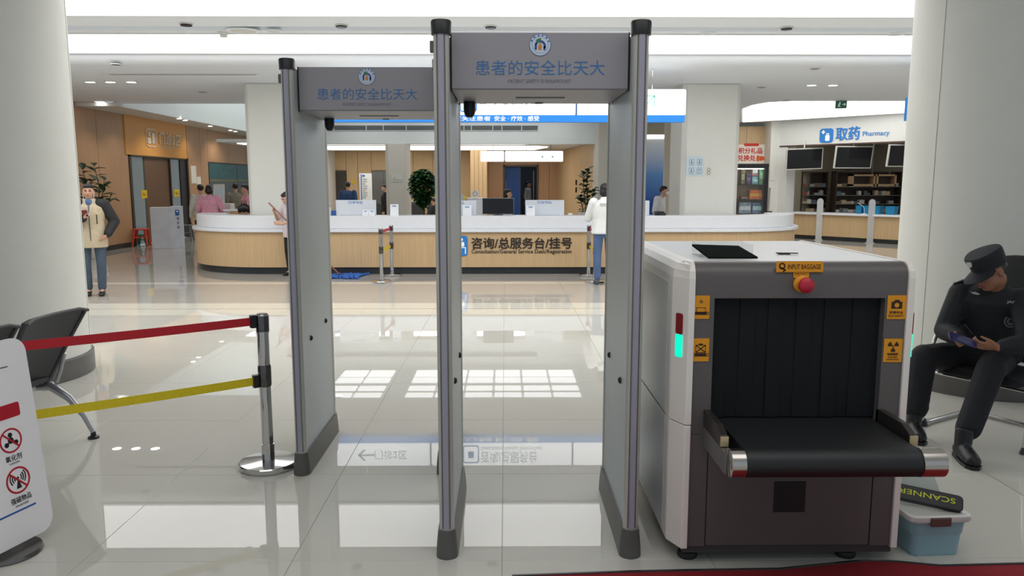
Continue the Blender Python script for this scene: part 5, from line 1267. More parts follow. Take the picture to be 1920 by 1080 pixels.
a, b = U(1372, 402, yk), U(1442, 307, yk)
t = thing('display_cabinet', 'black framed glass display cabinet full of gift goods', 'display cabinet', ((a.x+b.x)/2, yk, 0))
z0 = 0.6
MB().box(a.x, b.x, yk, yk+0.45, 0.0, z0).build('base', BLACK, t)
MB().box(a.x, b.x, yk, yk+0.45, b.z-0.12, b.z).build('top', BLACK, t)
for x in (a.x, b.x-0.10): MB().box(x, x+0.10, yk, yk+0.45, z0, b.z-0.12).build('side', BLACK, t)
MB().box(a.x, b.x, yk+0.43, yk+0.45, z0, b.z).build('back', mt('cabinet_back', (196, 172, 136), 0.6), t)
MB().box(a.x+0.12, b.x-0.12, yk+0.05, yk+0.09, b.z-0.14, b.z-0.121).build('lamp_strip', mt('cabinet_lamp', (255, 250, 240), 0.5, var=0, emit=5.0), t)
zz = [U(1400, y, yk).z for y in (402, 374, 346)]
for z in zz[1:]: MB().box(a.x+0.1, b.x-0.1, yk+0.02, yk+0.43, z-0.015, z+0.005).build('shelf', BLACK, t)
MB().box(a.x+0.1, b.x-0.1, yk+0.005, yk+0.012, z0, b.z-0.12).build('glass_door', mt('cabinet_glass', (230, 238, 236), 0.05, alpha=0.04, spec=0.1), t)
goods = [(1388, 1397, 346, 317, (120, 112, 84), 'olive and purple gift pack'), (1398, 1408, 346, 326, (80, 66, 100), 'dark purple gift pack'), (1409, 1421, 346, 331, (128, 176, 190), 'pale turquoise gift box'), (1409, 1421, 330, 313, (190, 130, 140), 'pink patterned gift box'), (1422, 1436, 346, 312, (116, 170, 128), 'green gift box'),
         (1388, 1402, 374, 368, (120, 52, 40), 'dark red flat box'), (1404, 1432, 374, 356, (228, 112, 32), 'orange gift bag with yellow motif'), (1384, 1408, 400, 379, (150, 170, 190), 'silvery blue wrapped pack'), (1409, 1432, 400, 379, (110, 130, 160), 'blue grey wrapped pack')]
for pa, pb, p0, p1, col, nm in goods:
    u, v = U(pa, p0, yk+0.2), U(pb, p1, yk+0.2); z_ = u.z+0.006 if p0 in (346, 374) else u.z
    g_ = MB().box(u.x, v.x, yk+0.16, yk+0.30, z_, v.z).build('gift_box', mt('gift_%d_%d' % (pa, p0), col, 0.4, var=0.35, scale=14), None, bevel=0.01)
    tag(g_, f'{nm} in the black display cabinet', 'gift box', 'goods in the display cabinet')
    MB().box(u.x+0.02, v.x-0.02, yk+0.156, yk+0.161, z_+(v.z-z_)*0.3, z_+(v.z-z_)*0.65).build('label_patch', mt('gift_l_%d' % pa, tuple(min(255, int(c*1.35+20)) for c in col), 0.4, var=0.3, scale=30), g_)
a, b = U(1444, 338, 23.58), U(1452, 316, 23.58)
tag(MB().box(a.x, b.x, 23.585, 23.6, a.z, b.z).build('paper_notice', WHITE, None, bevel=0.004), 'small white notice on the white post right of the gift poster', 'notice')
a, b = U(1441, 400, 21.2), U(1449, 352, 21.2)
t = thing('leaning_board', 'white board leaning beside the display cabinet', 'board', (b.x, 21.2, 0))
MB().rings([[(a.x, 21.2, 0.9), (a.x+0.05, 21.2, 0.9), (a.x+0.05, 21.5, 0.9), (a.x, 21.5, 0.9)], [(b.x-0.05, 21.2, b.z), (b.x, 21.2, b.z), (b.x, 21.5, b.z), (b.x-0.05, 21.5, b.z)]]).build('sheet', WHITE, t)
MB().box(a.x-0.02, a.x+0.1, 21.2, 21.5, 0, 0.9).build('support', DARKGREY, t)
# exit sign
p = U(1577, 196, 17.6)
t = thing('exit_sign', 'green running man exit sign hanging from the ceiling', 'exit sign', (p.x, 17.6, p.z))
ef = frame(p, (0.93, -0.36, 0), (0, 0, 1))
MB(ef).prism(rrect(0.24, 0.17, 0.01), -0.015, 0.015).build('panel', mt('exit_green', (52, 96, 84), 0.4, emit=0.1), t)
EW = mt('exit_white', (200, 235, 215), 0.5, emit=0.3)
e2 = ef @ M.Translation((0, 0, 0.0155))
shape(e2, circ(0.014, 10, -0.025, 0.045), EW, t, 'man_head', 0.002)
stroke(e2, [(-0.03, 0.025), (-0.04, -0.015), (-0.02, -0.05)], 0.016, EW, t, 'man_leg', 0.002); stroke(e2, [(-0.04, -0.01), (-0.065, -0.045)], 0.014, EW, t, 'man_leg', 0.002); stroke(e2, [(-0.06, 0.0), (-0.035, 0.02), (-0.008, 0.005)], 0.011, EW, t, 'man_arm', 0.002)
stroke(e2, [(0.03, 0.0), (0.09, 0.0)], 0.014, EW, t, 'arrow_shaft', 0.002); stroke(e2, [(0.065, 0.025), (0.09, 0.0), (0.065, -0.025)], 0.012, EW, t, 'arrow_head', 0.002)
MB().tube([(p.x, 17.6, p.z+0.085), (p.x, 17.6, ZC2)], 0.008, 6).build('hanging_rod', CHROME, t)
# blue sign edge beside the right column
p = U(1704, 205, 12.0)
t = thing('blue_edge_sign', 'blue edge of a hanging sign beside the right round column', 'hanging sign', (p.x, 12, p.z))
MB().box(p.x-0.015, p.x+0.6, 12.0, 12.1, U(1699, 226, 12).z, U(1699, 182, 12).z).build('panel', BLUE, t); MB().tube([(p.x+0.2, 12.05, p.z), (p.x+0.2, 12.05, ZC1+0.02)], 0.008, 6).build('hanging_rod', CHROME, t)
# pharmacy monitors
for k, (pa, pb, p0, p1, y, yaw, w_) in enumerate(((1474, 1543, 278, 318, 22.9, -4, 'leftmost'), (1563, 1639, 274, 316, 21.9, 6, 'middle'), (1661, 1740, 271, 313, 21.0, 8, 'rightmost'))):
    a, b = U(pa, p1, y), U(pb, p0, y); c = (a+b)/2; w, h = b.x-a.x, b.z-a.z
    t = thing('hanging_monitor', f'black hanging monitor in the pharmacy opening, {w_} of three', 'monitor', (c.x, y, a.z), 0, 'monitors of the pharmacy')
    MM = M.Translation((c.x, y, c.z)) @ M.Rotation(R(yaw), 4, 'Z') @ M.Rotation(R(8), 4, 'X') @ M.Rotation(R(-2 if k == 0 else 0), 4, 'Y')
    MB(MM).box(-w/2, w/2, 0.0, 0.06, -h/2, h/2).build('frame', mt('monitor_white', (206, 204, 198), 0.4), t, bevel=0.005)
    MB(MM).box(-w/2+0.03, w/2-0.03, -0.004, 0.0, -h/2+0.03, h/2-0.03).build('screen', SCREEN, t)
    MB().tube([(c.x, y+0.05, c.z+h/2-0.05), (c.x, y+0.05, 2.92)], 0.02, 8).build('bracket', WHITE, t)
# acrylic dividers on the pharmacy counter
for k, (px, pt_, w_) in enumerate(((1540, 374, 'left'), (1637, 374, 'right'))):
    x = pX(px, 0.9); d0 = PM @ V((x, -0.08, 0)); zt_ = 1.22
    t = thing('counter_divider', f'tall frosted acrylic divider with rounded top at the pharmacy counter, {w_} one', 'divider', tuple(d0), 0, 'frosted dividers')
    f_ = frame(d0, (1, 0, 0), (0, 0, 1))
    MB(f_).prism([(-0.09, 0.0), (0.09, 0.0), (0.09, zt_-0.09)] + circ(0.09, 10, 0, zt_-0.09, 5, 175) + [(-0.09, zt_-0.09)], -0.006, 0.006).build('sheet', FROST, t)
    MB(f_).cbox((0, 0.01, 0), (0.22, 0.02, 0.10)).build('foot', FROST, t)
# pharmacy shelves and goods
SHELF = mt('shelf_brown', (66, 52, 44), 0.5); SHB = mt('shelf_board', (108, 110, 104), 0.5)
def shop_shelf(px0, px1, y, ztop, label, nlev):
    a, b = U(px0, 360, y), U(px1, 360, y)
    t = thing('medicine_shelf', label, 'shelf', ((a.x+b.x)/2, y+0.2, 0), 0, 'medicine shelves')
    MB().box(a.x, b.x, y+0.38, y+0.4, 0, ztop).build('back', SHELF, t)
    for x in (a.x, b.x-0.03): MB().box(x, x+0.03, y, y+0.4, 0, ztop).build('side', SHELF, t)
    MB().box(a.x, b.x, y, y+0.4, ztop-0.03, ztop).build('top', SHELF, t)
    zs = []
    for k in range(nlev):
        z = 0.75+(ztop-0.95)*k/nlev; MB().box(a.x+0.03, b.x-0.03, y+0.01, y+0.38, z-0.02, z).build('shelf_board', SHB, t); zs.append(z)
    return a.x+0.05, b.x-0.05, y, zs
random.seed(11)
cnm = ['grey', 'tan', 'rust red', 'slate blue', 'white', 'brown']
pal = [(150, 152, 150), (190, 170, 140), (160, 84, 60), (92, 104, 116), (206, 204, 196), (110, 92, 76)]
def boxes(x0, x1, y, zs, lab, grp):
    for lv, z in enumerate(zs):
        lvn = ('lowest', 'second lowest', 'second highest', 'highest')[lv]
        x = x0
        while x < x1-0.1:
            w = random.uniform(0.08, 0.17); h = random.uniform(0.07, 0.15)
            if random.random() < 0.72:
                i = random.randrange(6); tag(MB().box(x, min(x+w-0.008, x1), y+0.04, y+0.2, z+0.0005, z+h).build('medicine_box', mt('med_%d' % i, pal[i], 0.5), None), f'small {cnm[i]} medicine box on the {lvn} board of the {lab}', 'medicine box', grp)
            x += w
s1 = shop_shelf(1503, 1552, 24.4, 2.02, 'dark brown medicine shelf on the left of the pharmacy', 4)
boxes(*s1, 'left pharmacy shelf', 'medicine boxes on the left shelf')
s2 = shop_shelf(1567, 1690, 24.0, 2.02, 'wide dark medicine shelf behind the blue bins in the pharmacy', 4)
boxes(*s2, 'wide pharmacy shelf', 'medicine boxes on the wide shelf')
# oak hatch frame hanging before the wide shelf
a, b = U(1597, 349, 22.9), U(1681, 327, 22.9)
t = thing('oak_wall_cabinet', 'light oak hatch cabinet hanging above the pharmacy shelves', 'cabinet', ((a.x+b.x)/2, 22.9, a.z))
OKC = wood('hatch_oak', (168, 140, 104))
MB().box(a.x, b.x, 22.9, 23.2, b.z-0.05, b.z).build('top_rail', OKC, t); MB().box(a.x, b.x, 22.9, 23.2, a.z, a.z+0.06).build('bottom_rail', OKC, t)
for f in (0, 0.49, 0.56, 0.97): MB().box(a.x+(b.x-a.x)*f, a.x+(b.x-a.x)*f+0.05, 22.9, 23.2, a.z, b.z).build('stile', OKC, t)
MB().box(a.x, b.x, 23.18, 23.2, a.z, b.z).build('back', SHELF, t)
for f in (0.5, 0.9): MB().tube([(a.x+(b.x-a.x)*f, 23.05, b.z), (a.x+(b.x-a.x)*f, 23.05, 2.9)], 0.012, 6).build('hanging_rod', DARKGREY, t)
TB = mt('bin_turquoise', (24, 130, 176), 0.4)
for k, (pa, pb) in enumerate(((1591, 1602), (1606, 1617), (1620, 1636), (1646, 1664))):
    xa, xb = pX(pa, 0.9)+0.06, pX(pb, 0.9)+0.06; c = PM @ V(((xa+xb)/2, 0.45, 0.79))
    t = thing('blue_bin', f'turquoise plastic bin on the pharmacy counter, {("first", "second", "third", "fourth")[k]} from the left', 'bin', tuple(c), 0, 'turquoise bins')
    MB(PM).rings([[(xa+0.02, 0.32, 0.79), (xb-0.02, 0.32, 0.79), (xb-0.02, 0.55, 0.79), (xa+0.02, 0.55, 0.79)], [(xa, 0.30, 1.0), (xb, 0.30, 1.0), (xb, 0.57, 1.0), (xa, 0.57, 1.0)]]).build('tub', TB, t)
    MB(PM).box(xa-0.008, xb+0.008, 0.292, 0.578, 1.0, 1.02).build('rim', TB, t)
t = thing('desk_lamp', 'thin white desk lamp on the pharmacy counter', 'lamp', tuple(PM @ V((pX(1617, 0.9), 0.12, 0.79))))
q = PM @ V((pX(1617, 0.9), 0.12, 0.79))
MB().lathe([(0.0, 0.0), (0.07, 0.0), (0.07, 0.02), (0.0, 0.025)], 16, q).build('base', WHITE, t, smooth=True)
MB().tube([tuple(q+V(v)) for v in ((0, 0, 0.02), (-0.01, 0, 0.17), (-0.04, 0, 0.22), (-0.2, 0, 0.32))], 0.008, 6).build('arm', WHITE, t)

# ================================================================== PLANTS
def leaf_mesh(name, L_, W_, mat, fold=0.15, droop=0.18):
    b = bmesh.new(); n = 6; rows = []
    for i in range(n+1):
        f = i/n; w = W_*math.sin(math.pi*min(1, f*0.93+0.05))**0.8; y = L_*f; z = -droop*L_*f*f
        rows.append([b.verts.new((-w/2, y, z+fold*w)), b.verts.new((0, y, z)), b.verts.new((w/2, y, z+fold*w))])
    for p, q in zip(rows, rows[1:]):
        for k in range(2): b.faces.new([p[k], p[k+1], q[k+1], q[k]])
    me = bpy.data.meshes.new(name); b.to_mesh(me); b.free(); me.materials.append(mat)
    for p in me.polygons: p.use_smooth = True
    return me
BARK = mt('plant_stem', (96, 78, 58), 0.8, var=0.2, scale=30)
LEAFD = mt('rubber_leaf', (40, 74, 44), 0.4, var=0.25, scale=4)
LEAFM = mt('ficus_leaf', (44, 88, 40), 0.55, var=0.4, scale=5)
def put_leaf(me, parent, pos, az, el, roll, s, name='leaf'):
    o = bpy.data.objects.new(name, me); COL.objects.link(o); o.parent = parent
    o.matrix_parent_inverse = parent.matrix_basis.inverted()
    o.matrix_basis = M.Translation(V(pos)) @ M.Rotation(az, 4, 'Z') @ M.Rotation(el, 4, 'X') @ M.Rotation(roll, 4, 'Y') @ M.Scale(s, 4)
def pot(t, x, y, r, h, mat, soil=True):
    MB().lathe([(0.0, 0.0), (r*0.72, 0.0), (r*0.78, 0.02), (r, h-0.02), (r, h), (r*0.9, h), (r*0.88, h-0.05), (0.0, h-0.05)], 24, (x, y, 0)).build('pot', mat, t, smooth=True)
    MB().lathe([(0.0, h-0.045), (r*0.87, h-0.045), (r*0.87, h-0.055)], 20, (x, y, 0)).build('soil', mt('potting_soil', (60, 46, 36), 0.9), t)
def branching_plant(label, x, y, stems, leafL, leafW, nleaf, potr, poth, potmat, seed, spread=1.0):
    random.seed(seed)
    t = thing('rubber_plant', label, 'plant', (x, y, 0), 0, 'potted rubber plants')
    pot(t, x, y, potr, poth, potmat)
    lm = leaf_mesh('leaf', leafL, leafW, LEAFD)
    for pts in stems:
        P = [V((x+p[0], y+p[1], p[2])) for p in pts]
        MB().loft(P, [0.016-0.010*i/(len(P)-1) for i in range(len(P))], None, 7).build('stem', BARK, t, smooth=True)
        for k in range(nleaf):
            f = 0.35+0.65*(k+0.5)/nleaf; s = f*(len(P)-1); i = min(int(s), len(P)-2); p = P[i].lerp(P[i+1], s-i)
            put_leaf(lm, t, p, k*2.4+random.uniform(-0.4, 0.4)+seed, R(random.uniform(-5, 45)), R(random.uniform(-20, 20)), random.uniform(0.75, 1.15))
    return t
WPOT = mt('white_pot', (222, 222, 218), 0.35)
pl = U(176, 380, 17.2)
branching_plant('large leafed rubber plant behind the man in the beige jacket', pl.x, 17.2,
    [[(0, 0, 0.4), (-0.05, 0, 1.0), (-0.12, 0, 1.5), (-0.20, 0, 2.0)], [(0, 0, 0.4), (0.08, 0, 1.0), (0.12, 0.05, 1.6), (0.06, 0, 2.08)], [(0, 0, 0.4), (0.15, 0, 0.9), (0.30, 0, 1.2), (0.44, -0.05, 1.45)], [(0, 0, 0.4), (0.1, -0.1, 0.9), (0.25, -0.1, 1.4), (0.32, -0.1, 1.75)], [(0, 0, 0.4), (-0.1, 0.1, 0.9), (-0.15, 0.1, 1.3), (-0.05, 0.05, 1.75)]],
    0.27, 0.13, 13, 0.20, 0.42, WPOT, 3)
pr_ = U(1098, 390, 18.4)
branching_plant('slender potted plant with leaf tufts in a white pot right of the blue doorway', pr_.x, 18.4,
    [[(0, 0, 0.7), (0.0, 0, 1.1), (-0.05, 0, 1.5), (-0.06, 0, 1.92)], [(0.0, 0, 0.7), (0.05, 0, 1.2), (0.02, 0, 1.6), (0.06, 0, 2.0)], [(0.02, 0, 0.7), (0.10, 0, 1.1), (0.16, 0, 1.35), (0.22, 0, 1.55)], [(0.0, 0, 0.7), (-0.04, 0, 0.9), (-0.10, 0, 1.2), (-0.12, 0, 1.35)]],
    0.16, 0.11, 22, 0.17, 0.98, WPOT, 5)
# bushy ficus
random.seed(9)
pc_ = U(793, 352, 19.9); t = thing('ficus_tree', 'bushy round headed ficus tree behind the desk', 'plant', (pc_.x, 19.9, 0))
pot(t, pc_.x, 19.9, 0.26, 0.5, mt('terracotta_pot', (150, 82, 56), 0.6))
MB().loft([(pc_.x, 19.9, 0.45), (pc_.x+0.02, 19.9, 0.9), (pc_.x-0.01, 19.9, 1.4)], [0.035, 0.028, 0.02], None, 8).build('trunk', BARK, t, smooth=True)
b = MB(); ce = V((pc_.x, 19.9, 1.62))
for k in range(3200):
    while True:
        d = V((random.uniform(-1, 1), random.uniform(-1, 1), random.uniform(-1, 1)))
        if 0.3 < d.length < 1: break
    rz = 0.42 if d.z > 0 else 0.62; w = 0.36*(1.0 if d.z > -0.2 else max(0.35, 1+0.75*(d.z+0.2)))
    p = ce + V((d.x*w, d.y*w, d.z*rz)); a = random.uniform(0, 6.28); l = random.uniform(0.08, 0.14)
    u = V((math.cos(a), math.sin(a), random.uniform(-0.9, 0.2))).normalized(); s = u.cross(V((0, 0, 1))).normalized()*l*0.34; n_ = V((0, 0, 0.012))
    b.face([p, p+u*l*0.5+s, p+u*l]); b.face([p, p+u*l, p+u*l*0.5-s])
tag(b.build('foliage', LEAFM, t), None, kind='stuff')

# ================================================================== PEOPLE
SKIN = mt('skin', (206, 158, 130), 0.5, var=0.05); SKIN2 = mt('skin_tanned', (152, 104, 80), 0.5, var=0.06)
HAIR = mt('black_hair', (22, 20, 22), 0.45, var=0.2, scale=40)
DARKEYE = mt('dark_eye', (26, 20, 20), 0.3); LIP = mt('lip', (150, 84, 78), 0.5)
def soft(bm, name, mat, parent, vox=0.012, it=4, fac=0.5):
    o = bm.build(name, mat, parent, smooth='all')
    r = o.modifiers.new('remesh', 'REMESH'); r.mode = 'VOXEL'; r.voxel_size = vox; r.use_smooth_shade = True
    s = o.modifiers.new('smooth', 'SMOOTH'); s.iterations = it; s.factor = fac
    return o
def hand(b, wrist, fdir, pnorm, side, curl=25, s=1.0, r=0.0088, spread=4):
    # fdir: towards the fingers, pnorm: out of the palm, side: towards the thumb
    f = V(fdir).normalized(); n = V(pnorm); n = (n-f*n.dot(f)).normalized(); t = n.cross(f).normalized()
    if t.dot(V(side)) < 0: t = -t
    w = V(wrist)
    b.loft([w-f*0.02*s, w+f*0.02*s, w+f*0.055*s, w+f*0.088*s], [(0.024*s, 0.018*s), (0.030*s, 0.016*s), (0.040*s, 0.015*s), (0.038*s, 0.011*s)], tuple(t), 12)
    for i, (off, ln) in enumerate(((0.030, 0.070), (0.010, 0.078), (-0.010, 0.073), (-0.029, 0.058))):
        p = w+f*0.080*s+t*off*s; d = (f+t*math.tan(R(spread))*(off/0.03)).normalized(); pts = [p]; a = R(curl)*0.5
        for k, q in enumerate((0.45, 0.31, 0.24)):
            dd = d*math.cos(a)+n*math.sin(a); p = p+dd*ln*q*s; pts.append(p); a += R(curl)
        b.limb(pts, [r*s*1.05, r*s, r*s*0.94, r*s*0.82], 8)
    p = w+f*0.025*s+t*0.026*s; d = (f*0.75+t*0.62+n*0.25).normalized(); d2 = (f*0.95+t*0.12+n*0.45).normalized()
    b.limb([p, p+d*0.035*s, p+d*0.035*s+d2*0.028*s, p+d*0.035*s+d2*0.052*s], [r*s*1.5, r*s*1.2, r*s*1.08, r*s*0.9], 8)

def head_parts(b, c, m3, s=1.0):      # m3: columns x (person's left), y (back), z (up)
    def P(x, y, z): return c + m3 @ V((x*s, y*s, z*s))
    b.ell(P(0, 0.012, 0.025), (0.074*s, 0.092*s, 0.088*s), m3, 16, 10)      # skull
    b.ell(P(0, -0.018, -0.03), (0.062*s, 0.072*s, 0.085*s), m3, 16, 10)     # face
    b.ell(P(0, -0.045, -0.085), (0.036*s, 0.034*s, 0.028*s), m3)            # chin
    for x in (-1, 1):
        b.ell(P(x*0.072, 0.012, -0.01), (0.010*s, 0.020*s, 0.032*s), m3)    # ear
        b.ell(P(x*0.034, -0.066, -0.025), (0.022*s, 0.018*s, 0.02*s), m3)   # cheek
    b.loft([P(0, -0.082, 0.012), P(0, -0.096, -0.015), P(0, -0.106, -0.034), P(0, -0.090, -0.042)], [0.009*s, 0.011*s, 0.015*s, 0.012*s], None, 8)   # nose
    b.ell(P(0, -0.078, 0.022), (0.05*s, 0.016*s, 0.012*s), m3)              # brow
    b.ell(P(0, -0.078, -0.062), (0.024*s, 0.016*s, 0.014*s), m3)            # lips
def face_parts(par_, c, m3, s=1.0, mouth=True):
    def P(x, y, z): return c + m3 @ V((x*s, y*s, z*s))
    for x in (-1, 1):
        MB().ell(P(x*0.030, -0.084, 0.004), (0.013*s, 0.008*s, 0.006*s), m3).build('eye', DARKEYE, par_, smooth='all')
        MB().ell(P(x*0.031, -0.090, 0.026), (0.019*s, 0.006*s, 0.0045*s), m3).build('eyebrow', HAIR, par_, smooth='all')
    if mouth: MB().ell(P(0, -0.093, -0.063), (0.021*s, 0.006*s, 0.006*s), m3).build('mouth', LIP, par_, smooth='all')

DEF = dict(lsh=(0.185, 0.0, 1.385), rsh=(-0.185, 0.0, 1.385), lel=(0.245, 0.03, 1.11), rel=(-0.245, 0.03, 1.11), lwr=(0.25, -0.06, 0.87), rwr=(-0.25, -0.06, 0.87),
           lhp=(0.095, 0, 0.90), rhp=(-0.095, 0, 0.90), lkn=(0.105, -0.01, 0.49), rkn=(-0.105, -0.01, 0.49), lan=(0.11, 0.03, 0.09), ran=(-0.11, 0.03, 0.09),
           lhd=(0.0, -0.15, -1), rhd=(0.0, -0.15, -1), head=(0, -0.02, 1.585), hyaw=0.0, hpitch=0.0, bend=0.0)
def person(label, loc, rotz, h, top, bottom, shoe=(30, 30, 32), pose=None, hair='short', sleeve='long', skirt=False, skin=None, vox=0.013, face=True, coat=0.80, thick=1.0, legs=True, topvar=0.08, collar=None):
    J = dict(DEF); J.update(pose or {})
    k = h/1.70; root = M.Translation(V(loc)) @ M.Rotation(rotz, 4, 'Z') @ M.Scale(k, 4)
    skin = skin or SKIN
    t = thing('person', label, 'person', loc, rotz)
    g = lambda n: V(J[n])
    rot = M.Rotation(J['hyaw'], 3, 'Z') @ M.Rotation(J['hpitch'], 3, 'X')
    hc = g('head'); sh = (g('lsh')+g('rsh'))/2; hip = (g('lhp')+g('rhp'))/2
    side = (g('lsh')-g('rsh')).normalized()
    def spine(f): return hip.lerp(sh, f)
    # body
    b = MB(root)
    b.loft([hip-V((0, 0, 0.10)), spine(0.0), spine(0.22), spine(0.45), spine(0.72), spine(0.92), spine(1.0)+V((0, 0, 0.02)), spine(1.0)+V((0, 0, 0.045))],
           [(0.10, 0.08), (0.16, 0.11), (0.142, 0.10), (0.132, 0.095), (0.155, 0.108), (0.165, 0.10), (0.12, 0.075), (0.06, 0.05)], tuple(side), 16)
    b.limb([sh+V((0, 0, 0.0)), hc-V((0, -0.02, 0.09))], [0.058, 0.050])
    head_parts(b, hc, rot)
    for s_, n in ((1, 'l'), (-1, 'r')):
        b.limb([g(n+'sh')*0.92+sh*0.08, g(n+'el'), g(n+'wr')], [0.052, 0.040, 0.026])
        f = V(J[n+'hd']); hand(b, g(n+'wr'), f, (-s_, 0, 0.1) if abs(f.normalized().x) < 0.8 else (0, 0, -1), (0, -1, 0.2), 22, 1.0)
        if legs:
            b.limb([g(n+'hp'), g(n+'kn'), g(n+'an')], [0.075, 0.05, 0.034]); b.limb([g(n+'an'), g(n+'an')+V((0, -0.10, -0.05))], [0.034, 0.025])
    soft(b, 'body', skin, t, vox)
    # clothes
    cm = mt('cloth_%d_%d_%d' % top, top, 0.8, var=topvar, scale=18, bump=0.08)
    b = MB(root); lo = coat
    base = V((hip.x, hip.y, lo)); th = thick
    b.loft([base, base.lerp(hip+V((0, 0, 0.02)), 0.5) if lo < hip.z else base+V((0, 0, 0.02)), spine(0.12), spine(0.45), spine(0.72), spine(0.93), spine(1.0)+V((0, 0, 0.025)), spine(1.0)+V((0, 0, 0.062))],
           [(0.188*th, 0.140*th), (0.19*th, 0.142*th), (0.176*th, 0.135*th), (0.165*th, 0.125*th), (0.180*th, 0.132*th), (0.178*th, 0.118*th), (0.130, 0.088), (0.068, 0.06)], tuple(side), 20)
    for n in 'lr':
        e, w = g(n+'el'), g(n+'wr')
        if sleeve == 'long': b.limb([g(n+'sh'), e, e.lerp(w, 0.93)], [0.072*th, 0.060*th, 0.043*th])
        else: b.limb([g(n+'sh'), g(n+'sh').lerp(e, 0.75)], [0.070*th, 0.060*th])
    up = soft(b, 'shirt', cm, t, vox*0.9, 3)
    if collar:
        MB(root).loft([sh+V((0, 0.0, 0.05)), sh+V((0, -0.005, 0.10))], [(0.072, 0.066), (0.068, 0.062)], tuple(side), 16).build('collar', mt('collar_%d' % collar[0], collar, 0.8), t, smooth=True)
    if legs:
        b = MB(root)
        b.loft([hip+V((0, 0, 0.10)), hip, hip-V((0, 0, 0.10))], [(0.158, 0.115), (0.172, 0.125), (0.15, 0.11)], tuple(side), 16)
        for n in 'lr':
            a = g(n+'an'); b.limb([g(n+'hp'), g(n+'kn'), g(n+'kn').lerp(a, 0.9)], [0.092, 0.070, 0.060])
        soft(b, 'trousers', mt('trousers_%d_%d_%d' % bottom, bottom, 0.85, var=0.14, scale=9, bump=0.1), t, vox*0.9, 3)
        sm = mt('shoe_%d' % shoe[0], shoe, 0.5)
        for n in 'lr':
            a = g(n+'an'); z = a.z-0.09
            MB(root).loft([a+V((0, 0.045, -0.045)), a+V((0, 0.02, -0.045)), a+V((0, -0.05, -0.05)), a+V((0, -0.12, -0.058)), a+V((0, -0.165, -0.064)), a+V((0, -0.18, -0.07))], [(0.018, 0.022), (0.040, 0.044), (0.044, 0.040), (0.046, 0.032), (0.034, 0.025), (0.012, 0.012)], (1, 0, 0), 14).build('shoe', sm, t, smooth=True)
    # hair
    def HP(x, y, z): return root @ (hc + rot @ V((x, y, z)))
    m3 = (root.to_3x3().normalized() @ rot)
    b = MB()
    b.ell(HP(0, 0.028, 0.038), (0.081*k, 0.094*k, 0.088*k), m3, 16, 10)
    b.ell(HP(0, -0.022, 0.075), (0.070*k, 0.064*k, 0.042*k), m3, 14, 8)
    if hair in ('long', 'bob'): b.ell(HP(0, 0.045, -0.03), (0.096*k, 0.078*k, (0.11 if hair == 'long' else 0.085)*k), m3)
    if hair == 'bun': b.ell(HP(0, 0.12, 0.05), (0.045*k,)*3, m3)
    if hair == 'pony': b.loft([HP(0, 0.10, 0.03), HP(0, 0.15, -0.02), HP(0, 0.14, -0.14)], [0.03*k, 0.035*k, 0.012*k], None, 8)
    soft(b, 'hair', HAIR, t, 0.010, 3)
    if face: face_parts(t, root @ hc, m3, k)
    return t, root, J

# --- man in beige and black jacket, beside the left column
pm0 = F(183, 554); a = math.atan2(pm0.x, pm0.y)
t, root, J = person('man in beige and black jacket standing by the left column holding a phone', (pm0.x-0.02, pm0.y, 0), 0.38, 1.66, (196, 180, 152), (74, 88, 104), (28, 28, 30),
    dict(lel=(0.32, 0.03, 1.13), lwr=(0.22, -0.10, 0.93), lhd=(-0.5, -0.3, -0.5), rel=(-0.26, -0.06, 1.12), rwr=(-0.06, -0.24, 1.20), rhd=(0.25, -0.6, 0.6), lan=(0.09, 0.0, 0.09), ran=(-0.10, 0.06, 0.09)), coat=0.74, vox=0.010, thick=1.14)
BLJ = mt('jacket_black', (30, 31, 34), 0.7)
b = MB(root); sh = V((0, 0, 1.385))
for s_, sn in ((1, 'l'), (-1, 'r')):
    b.limb([V(J[sn+'sh'])*0.75+sh*0.25, V(J[sn+'sh']), V(J[sn+'el']), V(J[sn+'el']).lerp(V(J[sn+'wr']), 0.9)], [0.092, 0.092, 0.078, 0.062])
soft(b, 'jacket_sleeves', BLJ, t, 0.011, 3)
MB(root).loft([(0.0, -0.155, 0.75), (0.0, -0.160, 1.0), (0.0, -0.158, 1.25), (0.0, -0.12, 1.40)], [(0.008, 0.004)]*4, (1, 0, 0), 8).build('zip', DARKGREY, t)
MB(root).loft([(0.10, -0.150, 1.10), (0.10, -0.155, 1.24)], [(0.007, 0.005)]*2, (1, 0, 0), 6).build('chest_pocket_zip', BLACK, t)
MB(root).loft([(0.0, 0.0, 1.41), (0.0, 0.0, 1.45), (0.0, 0.0, 1.475)], [(0.112, 0.10), (0.096, 0.085), (0.086, 0.074)], (1, 0, 0), 18).build('jacket_collar', mt('cloth_196_180_152', (196, 180, 152)), t, smooth=True)
MB(root).ell((0, -0.088, 1.425), (0.048, 0.03, 0.055)).build('blue_undershirt', mt('undershirt', (86, 118, 160), 0.8), t, smooth='all')
for s_ in (1, -1): MB(root).tube([(s_*0.077, -0.01, 1.575), (s_*0.07, -0.05, 1.50), (s_*0.03, -0.14, 1.36), (0, -0.17, 1.22)], 0.0035, 6).build('earphone_wire', WHITE, t)
ph = root @ V((-0.03, -0.33, 1.27))
o = MB(M.Translation(ph) @ M.Rotation(0.38, 4, 'Z') @ M.Rotation(R(-35), 4, 'X')).prism(rrect(0.075, 0.155, 0.01), -0.005, 0.005).build('smartphone', mt('phone_red_case', (120, 44, 52), 0.35), None)
tag(o, 'smartphone in the hand of the man in the beige jacket', 'smartphone')

